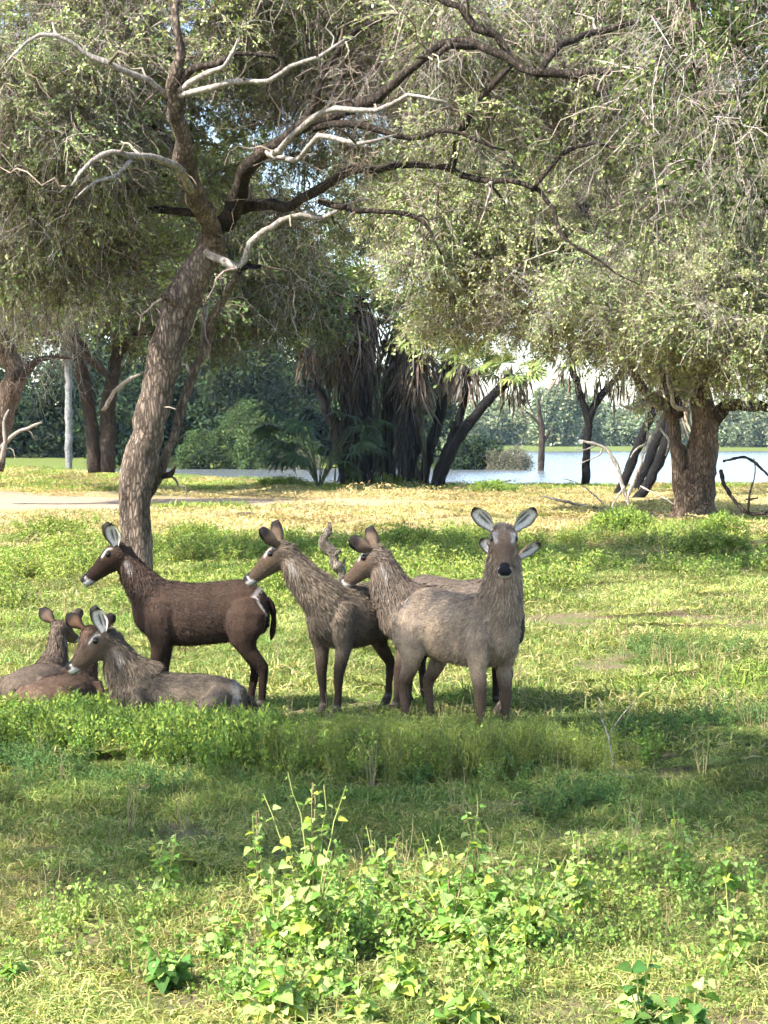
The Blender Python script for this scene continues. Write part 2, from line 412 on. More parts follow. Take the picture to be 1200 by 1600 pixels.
def clump_place(rx, rz, drop=-.25):
    def f(rng, n):
        d = unit(rng.normal(size=(n, 3))); r = rng.uniform(.15, 1, n) ** .5; pos = d * r[:, None] * np.array([rx, rx, rz])
        dd = unit(d * np.array([1, 1, .4]) + rng.normal(size=(n, 3)) * .5 + np.array([0, 0, drop])); return pos, rot_from_dirs(dd, rng), rng.uniform(.75, 1.3, n)
    return f
def tile_place(w):
    def f(rng, n):
        return np.stack([rng.uniform(-w, w, n), rng.uniform(-w, w, n), np.zeros(n)], -1), np.stack([np.zeros(n), np.zeros(n), rng.uniform(0, 6.28, n)], -1), rng.uniform(.75, 1.25, n)
    return f

def add_leaves(mb, pos, dirs, L, Wd, cols, rng, mi=0, bend=0.0):
    """many pointed leaf blades (4-vertex kites)"""
    n = len(pos); dirs = unit(dirs); rnd = unit(rng.normal(size=(n, 3))); side = unit(np.cross(dirs, rnd))
    nor = np.cross(side, dirs)
    L = np.broadcast_to(L, n)[:, None]; Wd = np.broadcast_to(Wd, n)[:, None]
    a = pos; b = pos + dirs * L * .5 + side * Wd * .5 + nor * bend * L; c = pos + dirs * L; d = pos + dirs * L * .5 - side * Wd * .5 + nor * bend * L
    V = np.stack([a, b, c, d], 1).reshape(-1, 3)
    i = np.arange(n) * 4
    mb.add(V, None, np.stack([i, i + 1, i + 2, i + 3], -1), np.repeat(np.asarray(cols), 4, 0), mi)

def jitcol(base, n, rng, amt=.25):
    base = np.asarray(base, float)
    if base.ndim == 1: base = base[None]
    c = base[rng.integers(0, len(base), n)]
    return np.clip(c * (1 + rng.uniform(-amt, amt, (n, 1))) * (1 + rng.uniform(-amt * .3, amt * .3, (n, 3))), 0, 1)

def leaf_spray(seed, length, nleaf, leafL, leafW, cols, twigcol, droop=0.5, spread=0.5, ntwig=7, mat=None):
    """a spray of fine twigs with small leaves; grows along +X from the origin and droops"""
    rng = np.random.default_rng(seed); mb = MB()
    for k in range(ntwig):
        a = rng.uniform(-spread, spread, 2) * 1.6; m = 6
        t = np.linspace(0, 1, m)[:, None]
        d = unit(np.array([1, a[0], a[1] + .2])); l = length * rng.uniform(.55, 1.1)
        path = d * t * l + np.array([0, 0, -1.0]) * (t ** 2) * l * droop * rng.uniform(.5, 1.2) + rng.normal(size=(m, 3)) * .02 * length * t
        tube(mb, path, np.linspace(.008, .003, m) * length / .6, 3, jitcol(twigcol, 1, rng, .3)[0], 1, cap=False)
        n = nleaf // ntwig
        u = rng.uniform(.15, 1, n); idx = np.clip(u * (m - 1), 0, m - 1.001); i0 = idx.astype(int); f = (idx - i0)[:, None]
        pos = path[i0] * (1 - f) + path[i0 + 1] * f + rng.normal(size=(n, 3)) * length * .035
        dirs = d + rng.normal(size=(n, 3)) * .9 + np.array([0, 0, -.2])
        add_leaves(mb, pos, dirs, leafL * rng.uniform(.6, 1.3, n), leafW * rng.uniform(.7, 1.2, n), jitcol(cols, n, rng, .3), rng, 0, .1)
    return proto('leaf_spray', mb, [mat or M_LEAF, M_TWIG])

def twig_spray(seed, length, n, col, droop, r=.0048):
    """bare tangle of thin crooked twigs, each with side twigs"""
    rng = np.random.default_rng(seed); mb = MB()
    def one(o, d, l, r0, m):
        t = np.linspace(0, 1, m)[:, None]; wig = np.cumsum(rng.normal(size=(m, 3)), 0) * .085 * l; wig -= wig[0]
        path = o + d * t * l + np.array([0, 0, -1.]) * t ** 2 * l * droop * rng.uniform(.1, 1.3) + wig
        tube(mb, path, np.linspace(r0, r0 * .35, m), 3, jitcol(col, 1, rng, .35)[0], 0, cap=False); return path
    for k in range(n):
        d = unit(rng.normal(size=3) * np.array([.5, .7, .6]) + np.array([.8, 0, 0]))
        p = one(rng.normal(size=3) * .04 * length, d, length * rng.uniform(.5, 1.1), r, 8)
        for q in range(2):
            i = rng.integers(2, 7); one(p[i], unit(d + rng.normal(size=3) * .8), length * rng.uniform(.2, .45), r * .6, 5)
    return proto('twig_spray', mb, [M_TWIG])

def ell_points(ells, n, rng, shell=0.35):
    """points in a set of ellipsoids (c, (rx,ry,rz), weight), denser toward the skin"""
    w = np.array([e[2] * e[1][0] * e[1][1] ** .5 * e[1][2] for e in ells], float); w /= w.sum(); pick = rng.choice(len(ells), n, p=w)
    d = unit(rng.normal(size=(n, 3))); r = rng.uniform(shell ** 3, 1, n) ** (1 / 3) * rng.uniform(.85, 1.12, n)
    c = np.array([tuple(e[0]) for e in ells]); rr = np.array([e[1] for e in ells])
    return c[pick] + d * r[:, None] * rr[pick], d

def clump_filter(pts, rng, size, keep, seed):
    """open gaps in a crown: keep points where a 3-d noise is high"""
    v = vnoise(pts[:, 0] + pts[:, 1] * .37, pts[:, 2] + pts[:, 1] * .61, size, seed) * .6 + vnoise(pts[:, 0] - pts[:, 1] * .5 + 50, pts[:, 2] * 1.1 + 30, size * .45, seed + 3) * .4
    return v > np.quantile(v, 1 - keep)

def rot_from_dirs(d, rng, roll=True):
    """XYZ euler turning +X towards d"""
    d = unit(d); yaw = np.arctan2(d[:, 1], d[:, 0]); pitch = -np.arcsin(np.clip(d[:, 2], -1, 1))
    rl = rng.uniform(-.7, .7, len(d)) if roll else np.zeros(len(d))
    return np.stack([rl, pitch, yaw], -1)

def grow(paths, targets, rng, rmax=.07, rtip=.008, wig=.16, sag=.10):
    """branchlets from the nearest limb to each target point; every new one can carry the next"""
    sk = np.concatenate([p for p, r in paths]); sr = np.concatenate([r for p, r in paths])
    d0 = np.array([np.min(np.linalg.norm(sk - t, axis=1)) for t in targets]); out = []
    for t in targets[np.argsort(d0)]:
        dist = np.linalg.norm(sk - t, axis=1); i = int(np.argmin(dist + rng.uniform(0, .25, len(dist)) * dist)); L = dist[i]
        if L < .25: continue
        m = max(5, min(14, int(L / .25) + 3)); s = np.linspace(0, 1, m)[:, None]
        a = sk[i]; per = unit(rng.normal(size=3)); path = a + (t - a) * s + per * np.sin(s * math.pi) * L * rng.uniform(-wig, wig) * 1.5 + np.array([0, 0, 1.]) * np.sin(s * math.pi) * L * sag
        path[1:-1] += rng.normal(size=(m - 2, 3)) * min(L, 2.5) * .045
        r0 = min(sr[i] * .7, rmax, .014 + L * .022); rad = np.linspace(r0, min(rtip, r0), m)
        out.append((path, rad)); sk = np.concatenate([sk, path[1:]]); sr = np.concatenate([sr, rad[1:]])
    return out

# ------------------------------------------------------------------ trees
OLIVE = [(0.29, 0.345, 0.130), (0.24, 0.31, 0.105), (0.36, 0.39, 0.19), (0.15, 0.205, 0.07)]
SILVER = [(0.33, 0.38, 0.165), (0.275, 0.335, 0.125), (0.40, 0.43, 0.22), (0.18, 0.24, 0.085)]
DEEP = [(0.055, 0.085, 0.028), (0.075, 0.11, 0.032), (0.04, 0.065, 0.022), (0.10, 0.14, 0.04)]
PALETWIG = [(0.36, 0.32, 0.27), (0.25, 0.21, 0.17), (0.44, 0.40, 0.35)]
DARKTWIG = [(0.14, 0.11, 0.085), (0.22, 0.18, 0.14), (0.09, 0.07, 0.055)]
SP_MAIN = [leaf_spray(10 + k, .62, 66, .064, .037, OLIVE, [PALETWIG[1], DARKTWIG[1]], .55) for k in range(5)]
SP_RIGHT = [leaf_spray(20 + k, .95, 90, .092, .052, SILVER, [PALETWIG[1], DARKTWIG[1]], .5) for k in range(5)]
SP_DARK = [leaf_spray(30 + k, 1.0, 80, .13, .07, DEEP + OLIVE[3:], DARKTWIG, .5) for k in range(4)]
SP_NEAR = [leaf_spray(40 + k, .50, 80, .058, .030, DEEP + OLIVE[1:2], PALETWIG + DARKTWIG, .6, mat=M_NEARLEAF) for k in range(4)]
TW_PALE = [twig_spray(50 + k, 1.0, 6, PALETWIG, .6) for k in range(4)]
TW_DARK = [twig_spray(60 + k, 1.1, 5, DARKTWIG, .45, .0075) for k in range(3)]
TW_HANG = [twig_spray(70 + k, 1.2, 5, PALETWIG, 1.5) for k in range(3)]
TW_NEAR = [twig_spray(75 + k, 1.0, 4, PALETWIG, 1.3, .0026) for k in range(3)]

def clumps(key, leaf, nleaf, twigs, rx, rz, n=5):
    sets = [(leaf, nleaf)] + twigs
    return [bundle('foliage_clump', sets, clump_place(rx, rz), 1000 + hash_(key) + k) for k in range(n)]
def hash_(t): return sum(ord(c) * (i + 3) for i, c in enumerate(t)) % 5000
PER = {'main': 12, 'right': 12, 'dark': 10, 'near': 9}
CLUMP = {'main': clumps('main', SP_MAIN, 12, [(TW_PALE, 2), (TW_DARK, 1)], .62, .42, 6), 'right': clumps('right', SP_RIGHT, 12, [(TW_PALE, 2), (TW_DARK, 1)], .95, .62, 6),
         'dark': clumps('dark', SP_DARK, 10, [(TW_HANG, 1)], 1.0, .7, 5), 'near': clumps('near', SP_NEAR, 9, [(TW_NEAR, 3)], .45, .35, 5)}
BARE = {'pale': [bundle('bare_clump', [(TW_PALE, 6), (TW_DARK, 1)], clump_place(.6, .4), 3000 + k) for k in range(3)], 'hang': [bundle('hang_clump', [(TW_HANG, 6)], clump_place(.6, .4, -.9), 3010 + k) for k in range(3)],
        'near': [bundle('hang_clump', [(TW_NEAR, 5)], clump_place(.35, .3, -.9), 3020 + k) for k in range(3)], 'dark': [bundle('bare_clump', [(TW_DARK, 6)], clump_place(.6, .45), 3030 + k) for k in range(3)]}

def px_path(rows, step=0.25):
    """rows of (px, py, distance, half-width in photo pixels)"""
    pts = [P(a, b, d) for a, b, d, r in rows]; rad = [r / FPX * d for a, b, d, r in rows]
    return smooth_path(pts, rad, step)

def make_tree(name, label, base, limbs, ells, nspray, ntarget, key, protos, seed, leafscale=1.0, keep=.75, csize=1.6, twigmat=None,
              pale=0, dark=0, hang=0, cat='tree', group=None, shell=.55, trunkn=18, twr=.06, world_limbs=None):
    """limbs: (part name, rows, material, bump)"""
    rng = np.random.default_rng(seed)
    root = empty(name, base); tag(root, label, cat, group); b = np.array(tuple(base))
    paths = []
    for (nm, rows, mat, bump) in limbs:
        p, r = px_path(rows) if len(rows[0]) == 4 else smooth_path([q[:3] for q in rows], [q[3] for q in rows], .25)
        p = p.copy(); jit = rng.normal(size=p.shape) * np.minimum(r, .12)[:, None] * .22; jit[0] = jit[-1] = 0
        p = p + jit * 0.6
        if nm == 'trunk': r = r * .87
        else:
            r = r * (.68 if r.max() > .1 else .82); wob = np.cumsum(rng.normal(size=p.shape), 0); wob -= np.linspace(0, 1, len(p))[:, None] * wob[-1]
            p = p + wob * np.clip(r.mean(), .03, .12) * (.10 if 'trunk' in nm else .32); r = r * (1 + .07 * rng.normal(size=len(r)))
        if nm == 'trunk' and abs(p[0, 2] - base[2]) < .8:
            k = np.arange(len(p)); r = r * (1 + .22 * np.exp(-k * .25 / .35)); p[0, 2] -= .25
        mb = MB(); tube(mb, p - b, r, trunkn if r.max() > .12 else 8, (1, 1, 1), 0, bump, seed + len(paths))
        mb.build(nm, [mat], root); paths.append((p, r))
    if ntarget:
        tg, _ = ell_points(ells, ntarget, rng, .5)
        for p, r in paths[1:]:
            if r.max() > .4: continue
            n_ = max(3, int(len(p) * .35)); q = p[rng.integers(len(p) // 5, len(p), n_)]; tg = np.vstack([tg, q + unit(rng.normal(size=(n_, 3)) + np.array([0, -.3, .1])) * rng.uniform(.4, 1.7, (n_, 1))])
        br = grow(paths, tg, rng, twr)
        mb = MB()
        for p, r in br: tube(mb, p - b, r, 5, jitcol(DARKTWIG + PALETWIG[1:2], 1, rng, .3)[0], 0, cap=False)
        o = mb.build('twigs', [twigmat or M_TWIG], root); o['kind'] = 'stuff'
    n2 = int(nspray / PER[key] / keep)
    pts, d = ell_points(ells, n2, rng, shell); k = clump_filter(pts, rng, csize, keep, seed); pts = pts[k]; n = len(pts)
    rot = np.stack([rng.normal(size=n) * .18, rng.normal(size=n) * .18, rng.uniform(0, 6.28, n)], -1)
    scatter('crown', pts - b, rot, rng.uniform(.75, 1.3, n) * leafscale, key, CLUMP[key], root, seed)['kind'] = 'stuff'
    for nm, cnt, kk in (('bare_twigs', pale, 'pale'), ('bare_twigs', dark, 'dark'), ('hanging_twigs', hang, 'near' if key == 'near' else 'hang')):
        cnt = int(cnt / 5)
        if not cnt: continue
        pts, d = ell_points(ells, cnt, rng, .75); rot = np.stack([rng.normal(size=cnt) * .2, rng.normal(size=cnt) * .2, rng.uniform(0, 6.28, cnt)], -1)
        o = scatter(nm, pts - b, rot, rng.uniform(.7, 1.4, cnt) * leafscale, 'b_' + kk, BARE[kk], root, seed + 1); o['kind'] = 'stuff'
    return root

def EP(px, py, d, rx, ry, rd, w=1.0):
    """ellipsoid from photo pixels: centre, half-width / half-height in pixels, half-depth in metres"""
    return (P(px, py, d), (rx / FPX * d, rd, ry / FPX * d), w)

# --- the leaning tree in front
D0 = G(212, 902).y
main_limbs = [
    ('trunk', [(212, 903, D0, 27), (212, 850, D0, 26), (212, 795, D0, 27), (214, 745, D0, 31), (230, 680, D0, 29), (248, 600, D0 - .1, 29), (266, 525, D0 - .2, 31),
               (282, 470, D0 - .2, 33), (305, 430, D0 - .3, 29), (328, 392, D0 - .3, 26), (338, 365, D0 - .3, 22)], M_BARK, .10),
    ('upper_trunk', [(335, 385, D0 - .3, 26), (325, 340, D0 - .9, 25), (308, 305, D0 - 1.5, 24), (292, 265, D0 - 2.2, 22), (285, 220, D0 - 2.8, 20), (278, 180, D0 - 3.2, 18), (273, 135, D0 - 3.6, 16),
                (286, 85, D0 - 3.8, 11), (275, 20, D0 - 3.9, 8), (285, -70, D0 - 3.6, 4)], M_BARK, .12),
    ('branch', [(275, 140, D0 - 3.5, 9), (300, 105, D0 - 3.8, 8), (340, 100, D0 - 4, 7), (370, 85, D0 - 4.1, 5), (430, 90, D0 - 4.2, 3)], M_BARKDK, .1),
    ('branch', [(340, 385, D0 - .2, 17), (352, 345, D0 - .2, 17), (378, 332, D0 - .3, 15), (415, 326, D0 - .6, 14), (452, 331, D0 - 1, 13), (500, 314, D0 - 1.5, 12), (548, 285, D0 - 2, 11), (600, 271, D0 - 2.4, 9),
                (660, 264, D0 - 2.7, 9), (705, 268, D0 - 3, 8), (750, 288, D0 - 3.2, 7), (800, 285, D0 - 3.4, 6), (845, 299, D0 - 3.6, 6), (872, 330, D0 - 3.7, 5), (880, 368, D0 - 3.8, 4.5), (915, 392, D0 - 3.9, 3.5), (962, 428, D0 - 4, 2), (1000, 445, D0 - 4, 1)], M_BARKDK, .10),
    ('branch', [(350, 350, D0 - .2, 20), (368, 305, D0 - .8, 20), (395, 262, D0 - 1.4, 17), (432, 232, D0 - 2, 15), (490, 198, D0 - 2.6, 14), (560, 168, D0 - 3.2, 13), (625, 118, D0 - 3.8, 10), (690, 75, D0 - 4.2, 9),
                (745, 72, D0 - 4.4, 10), (800, 97, D0 - 4.6, 10), (840, 118, D0 - 4.8, 10), (900, 120, D0 - 4.8, 9.5), (985, 116, D0 - 4.9, 10), (1065, 112, D0 - 5, 7), (1150, 92, D0 - 5, 3)], M_BARKDK, .10),
    ('branch', [(702, 268, D0 - 3, 7), (712, 215, D0 - 3.4, 7), (735, 175, D0 - 3.8, 7), (760, 140, D0 - 4.2, 6), (800, 100, D0 - 4.6, 5)], M_BARKDK, .08),
    ('branch', [(660, -15, D0 - 4.4, 5), (715, 18, D0 - 4.5, 7), (740, 45, D0 - 4.6, 8), (775, 60, D0 - 4.6, 8), (800, 97, D0 - 4.6, 8)], M_BARKDK, .08),
    ('branch', [(745, 72, D0 - 4.4, 7), (700, 70, D0 - 4.6, 7), (685, 85, D0 - 4.7, 5), (650, 90, D0 - 4.8, 2)], M_BARKDK, .08),
    ('branch', [(840, 118, D0 - 4.8, 7), (880, 70, D0 - 4.4, 7), (960, 45, D0 - 4, 6), (1080, 10, D0 - 3.6, 4)], M_BARKDK, .08),
    ('branch', [(432, 235, D0 - 2, 9), (480, 180, D0 - 1.5, 8), (500, 120, D0 - 1.5, 7), (560, 50, D0 - 2, 6), (640, 10, D0 - 2.5, 4)], M_BARKDK, .08),
    ('branch', [(490, 200, D0 - 2.6, 8), (560, 195, D0 - 3.2, 7), (640, 215, D0 - 3.5, 5), (700, 205, D0 - 3.8, 4), (790, 235, D0 - 4, 2)], M_BARKDK, .08),
    ('branch', [(830, 300, D0 - 3.6, 4), (850, 270, D0 - 3.7, 5), (880, 240, D0 - 3.8, 4.5), (930, 225, D0 - 3.9, 3), (1000, 235, D0 - 4, 1.5)], M_BARKDK, .08),
    ('branch', [(300, 290, D0 - .8, 10), (250, 210, D0 - .2, 8), (180, 150, D0 + .5, 7), (100, 130, D0 + 1, 5), (10, 90, D0 + 1.4, 3)], M_BARKDK, .08),
    ('branch', [(320, 335, D0 - .5, 9), (240, 330, D0 + .5, 8), (150, 345, D0 + 1.4, 6), (60, 330, D0 + 2, 4), (-40, 350, D0 + 2.5, 2)], M_BARKDK, .08),
    ('branch', [(500, 314, D0 - 1.5, 6), (560, 325, D0 - 2, 5), (620, 330, D0 - 2.4, 4.5), (665, 345, D0 - 2.6, 4), (690, 398, D0 - 2.8, 2)], M_BARKDK, .08),
    ('dead_branch', [(322, 393, D0 - .5, 9), (345, 405, D0 - .8, 10), (371, 421, D0 - 1, 9), (392, 380, D0 - 1.1, 8), (412, 366, D0 - 1.2, 8), (440, 350, D0 - 1.4, 7), (472, 338, D0 - 1.5, 6), (505, 340, D0 - 1.6, 5), (540, 322, D0 - 1.8, 4), (575, 312, D0 - 2, 2)], M_DEAD, .08),
    ('dead_branch', [(371, 421, D0 - 1, 6), (390, 419, D0 - 1, 5), (408, 416, D0 - 1.1, 4)], M_BLACKTRUNK, .08),
    ('dead_branch', [(300, 300, D0 - 1.6, 9), (280, 275, D0 - 2.6, 8), (250, 255, D0 - 3.2, 7), (205, 250, D0 - 3.8, 6), (180, 242, D0 - 4, 5.5), (145, 258, D0 - 4.1, 5), (112, 292, D0 - 4.2, 3)], M_DEAD, .06),
    ('dead_branch', [(205, 250, D0 - 3.8, 4), (180, 275, D0 - 3.9, 4), (150, 285, D0 - 4, 3), (118, 310, D0 - 4.1, 2)], M_DEAD, .06),
    ('dead_branch', [(277, 165, D0 - 3.3, 6), (230, 125, D0 - 3.7, 6), (170, 100, D0 - 4, 6), (140, 88, D0 - 4, 6), (110, 68, D0 - 4.1, 5), (60, 55, D0 - 4.2, 4), (0, 110, D0 - 4.2, 2)], M_DEAD, .06),
    ('dead_branch', [(420, 240, D0 - 1.8, 6), (440, 232, D0 - 3, 6), (480, 195, D0 - 3.6, 6), (530, 170, D0 - 4, 5.5), (590, 176, D0 - 4.2, 5), (640, 150, D0 - 4.4, 4), (700, 160, D0 - 4.6, 2)], M_DEAD, .06),
    ('dead_branch', [(276, 150, D0 - 3.5, 6), (330, 138, D0 - 3.9, 6), (385, 127, D0 - 4.1, 5.5), (420, 130, D0 - 4.2, 5), (455, 105, D0 - 4.3, 4.5), (500, 90, D0 - 4.4, 4), (540, 60, D0 - 4.4, 2)], M_DEAD, .06),
    ('dead_branch', [(420, 240, D0 - 1.9, 6), (445, 250, D0 - 3, 5.5), (470, 250, D0 - 3.6, 5), (500, 215, D0 - 4, 5), (560, 225, D0 - 4.3, 4), (620, 210, D0 - 4.4, 2)], M_DEAD, .06),
    ('dead_branch', [(273, 140, D0 - 3.55, 6), (295, 126, D0 - 3.8, 6), (320, 112, D0 - 4, 6), (350, 105, D0 - 4.2, 5), (365, 85, D0 - 4.3, 4), (372, 60, D0 - 4.3, 1.5)], M_DEAD, .06),
    ('side_trunk', [(228, 775, D0 + .35, 13), (250, 745, D0 + .4, 13), (270, 690, D0 + .4, 11), (292, 620, D0 + .4, 10), (310, 570, D0 + .3, 10), (326, 530, D0 + .2, 9.5), (330, 500, D0, 9), (350, 468, D0 - .2, 8), (374, 425, D0 - .9, 7)], M_BARK, .12),
    ('side_trunk', [(318, 545, D0 + .3, 7), (320, 505, D0 + .4, 7), (322, 475, D0 + .4, 6)], M_DEAD, .12),
    ('stub', [(255, 745, D0 + .3, 6), (268, 738, D0 + .1, 5), (274, 728, D0 - .1, 2)], M_BARKDK, .12),
    ('stub', [(290, 480, D0 - .3, 20), (262, 468, D0 - .6, 8), (250, 462, D0 - .8, 2)], M_BARK, .1),
]
main_ells = [EP(90, 110, 34, 200, 190, 3.5), EP(60, 330, 35.5, 170, 130, 3), EP(330, 20, 34, 240, 130, 3), EP(560, 90, 34, 200, 130, 3, .8),
             EP(760, 60, 32.5, 220, 120, 3, .7), EP(1000, 90, 32, 220, 130, 3, .8), EP(690, 250, 31, 210, 80, 2, .22), EP(470, 250, 35, 170, 110, 2.0, .40),
             EP(200, 400, 36, 90, 90, 2, .5), EP(420, 390, 36, 90, 60, 2, .35), EP(120, 210, 33.5, 130, 120, 3), EP(1000, 260, 31.5, 170, 90, 2.5, .25)]
make_tree('leaning_tree', 'tall leaning tree with ridged brown trunk behind the dark antelope', G(212, 902), main_limbs, main_ells, 5000, 620, 'main', SP_MAIN, 101,
          keep=.56, csize=1.1, pale=560, dark=340, hang=110, trunkn=22)

# --- the old spreading tree by the water, right
DR = G(1082, 812).y
right_limbs = [
    ('trunk', [(1084, 815, DR, 34), (1085, 780, DR, 35), (1089, 745, DR, 33), (1097, 710, DR - .1, 27), (1102, 675, DR - .2, 23), (1100, 640, DR - .3, 20), (1092, 605, DR - .3, 18), (1088, 570, DR - .4, 17), (1085, 530, DR - .6, 15), (1092, 480, DR - .8, 12), (1105, 400, DR - 1, 9), (1112, 310, DR - 1.2, 7), (1125, 220, DR - 1.4, 5)], M_BARKOLD, .2),
    ('side_trunk', [(1070, 800, DR + .1, 20), (1066, 760, DR + .1, 20), (1063, 725, DR, 18), (1058, 690, DR, 16), (1056, 660, DR + .1, 15), (1049, 635, DR + .2, 14), (1030, 620, DR + .2, 12), (1012, 608, DR, 11), (1000, 588, DR - .5, 9), (975, 540, DR - 1.2, 7), (930, 480, DR - 2, 6), (870, 430, DR - 2.6, 4)], M_BARKOLD, .2),
    ('branch', [(1108, 660, DR, 20), (1126, 640, DR - .3, 16), (1150, 632, DR - .8, 13), (1185, 636, DR - 1.2, 11), (1240, 625, DR - 1.6, 8), (1320, 560, DR - 2, 5)], M_BARKDK, .12),
    ('branch', [(1060, 650, DR - .2, 12), (1040, 600, DR - .6, 11), (1010, 540, DR - .8, 9), (960, 470, DR - .5, 7), (900, 400, DR, 5), (820, 360, DR + .5, 3)], M_BARKDK, .12),
    ('branch', [(1085, 560, DR - .4, 12), (1050, 480, DR, 9), (1000, 400, DR + .6, 7), (960, 330, DR + 1, 5), (900, 270, DR + 1.4, 3)], M_BARKDK, .12),
    ('branch', [(1088, 520, DR - .5, 10), (1150, 440, DR - .6, 8), (1210, 370, DR - .6, 5), (1260, 300, DR - .6, 3)], M_BARKDK, .12),
    ('dead_branch', [(1072, 640, DR - 1.6, 6), (1050, 632, DR - 2, 5), (1046, 610, DR - 2.2, 4.5), (1042, 585, DR - 2.3, 3.5)], M_DEAD, .08),
    ('dead_branch', [(1030, 640, DR - 1, 5), (1008, 628, DR - 1.4, 4.5), (990, 640, DR - 1.6, 3), (968, 632, DR - 1.8, 1.5)], M_DEAD, .08),
    ('dead_branch', [(1110, 335, DR - 1.1, 6), (1120, 330, DR - 3.2, 5), (1080, 322, DR - 3.6, 4.5), (1040, 312, DR - 3.7, 4), (980, 318, DR - 3.8, 3.5), (955, 330, DR - 3.8, 2)], M_DEAD, .06),
    ('dead_branch', [(1108, 350, DR - 1.1, 6), (1150, 310, DR - 2.4, 6), (1180, 312, DR - 3.3, 5), (1150, 345, DR - 3.6, 4.5), (1135, 380, DR - 3.8, 4), (1110, 410, DR - 3.9, 3), (1104, 448, DR - 4, 1.5)], M_DEAD, .06),
    ('dead_branch', [(1150, 345, DR - 3.6, 3.5), (1180, 330, DR - 3.7, 3), (1215, 335, DR - 3.8, 2)], M_DEAD, .06),
]
right_ells = [EP(1000, 470, DR - 1, 210, 105, 5), EP(820, 430, DR + 1, 170, 110, 5), EP(1130, 390, DR - 1, 150, 130, 5), EP(930, 320, DR + 1, 230, 110, 5), EP(700, 345, DR + 2, 120, 75, 4, .7),
              EP(1180, 530, DR - 1.5, 110, 70, 4), EP(800, 490, DR, 110, 50, 3.5, .9), EP(930, 512, DR - 1, 130, 42, 3.5, .9), EP(1100, 250, DR + 1, 170, 120, 5), EP(700, 240, DR + 3, 160, 90, 4, .6), EP(860, 190, DR + 2, 190, 90, 4, .7),
              EP(1260, 420, DR, 120, 160, 5), EP(1050, 535, DR + 1, 160, 30, 3, .6), EP(745, 480, DR + 2, 60, 45, 3, .6)]
make_tree('spreading_tree', 'old spreading tree with thick hollowed trunk beside the lake', G(1082, 812), right_limbs, right_ells, 5800, 460, 'right', SP_RIGHT, 202,
          keep=.60, csize=2.0, pale=300, dark=260, trunkn=26, twr=.09)

# --- twin-trunked trees on the rise, left
def rise(px, py): return G(px, py)
DL = 84.0
b1 = ground_at(P(160, 730, DL).x, DL)
twin_limbs = [
    ('trunk', [(148, 738, DL, 12), (145, 690, DL, 11), (138, 630, DL, 11), (128, 580, DL, 11), (118, 530, DL, 10), (105, 480, DL - .5, 8), (80, 420, DL - 1, 5)], M_BARKDK, .14),
    ('trunk', [(168, 738, DL, 14), (168, 690, DL, 13), (170, 630, DL, 13), (178, 580, DL, 11), (186, 530, DL, 10), (200, 470, DL, 8), (220, 400, DL, 5)], M_BARKDK, .14),
    ('branch', [(160, 640, DL - .4, 5), (185, 605, DL - 1, 5), (208, 588, DL - 1.4, 4), (225, 580, DL - 1.6, 2)], M_DEAD, .1),
    ('branch', [(175, 590, DL - .2, 8), (110, 525, DL - 2, 9), (40, 522, DL - 3, 10), (-30, 528, DL - 4, 9)], M_BARKDK, .12),
    ('branch', [(180, 560, DL - .2, 8), (215, 520, DL - 1, 9), (245, 518, DL - 1.5, 8), (300, 500, DL - 2, 5)], M_BARKDK, .12)]
twin_ells = [EP(90, 460, DL, 150, 70, 5), EP(230, 450, DL + 2, 140, 75, 5), EP(40, 390, DL + 1, 150, 110, 5), EP(330, 430, DL + 4, 140, 80, 5), EP(430, 470, DL + 6, 90, 55, 4, .8), EP(200, 330, DL + 3, 260, 120, 5), EP(390, 430, DL + 12, 110, 70, 4, 1.3), EP(450, 420, DL + 12, 70, 80, 4, 1.2), EP(300, 470, DL + 12, 90, 60, 4, 1), EP(520, 350, DL + 13, 80, 60, 3, .9), EP(620, 330, DL + 14, 90, 70, 3, 1)]
make_tree('twin_trunk_tree', 'dark twin-trunked tree on the low rise behind the leaning tree', b1, twin_limbs, twin_ells, 3600, 200, 'dark', SP_DARK, 303,
          leafscale=1.35, keep=.75, csize=2.4, pale=80, hang=120, twr=.10)

# --- gnarled old tree at the left edge
DG = 70.0
b2 = ground_at(P(-10, 725, DG).x, DG)
gn_limbs = [
    ('trunk', [(-12, 735, DG, 22), (-8, 690, DG, 22), (2, 650, DG, 22), (14, 610, DG, 22), (26, 580, DG, 20), (10, 550, DG, 18), (-10, 500, DG, 15), (-20, 430, DG, 9)], M_BARKOLD, .2),
    ('branch', [(20, 595, DG, 16), (45, 575, DG - .5, 11), (62, 560, DG - 1, 7), (90, 556, DG - 1.2, 4), (120, 562, DG - 1.4, 2)], M_BARKDK, .15),
    ('dead_branch', [(2, 700, DG - .8, 4), (20, 680, DG - 1, 4), (45, 668, DG - 1.2, 3), (65, 660, DG - 1.4, 1.5)], M_DEAD, .1),
    ('dead_branch', [(2, 722, DG - .8, 4), (8, 690, DG - 1, 4), (6, 660, DG - 1.1, 3), (14, 640, DG - 1.2, 2)], M_DEAD, .1)]
gn_ells = [EP(-10, 420, DG, 110, 90, 4), EP(30, 460, DG - 1, 90, 60, 3), EP(-60, 330, DG, 120, 110, 4)]
make_tree('gnarled_tree', 'gnarled pale-barked tree cut by the left edge of the picture', b2, gn_limbs, gn_ells, 700, 120, 'right', SP_RIGHT, 404,
          keep=.6, csize=1.6, pale=60, hang=260, trunkn=20)

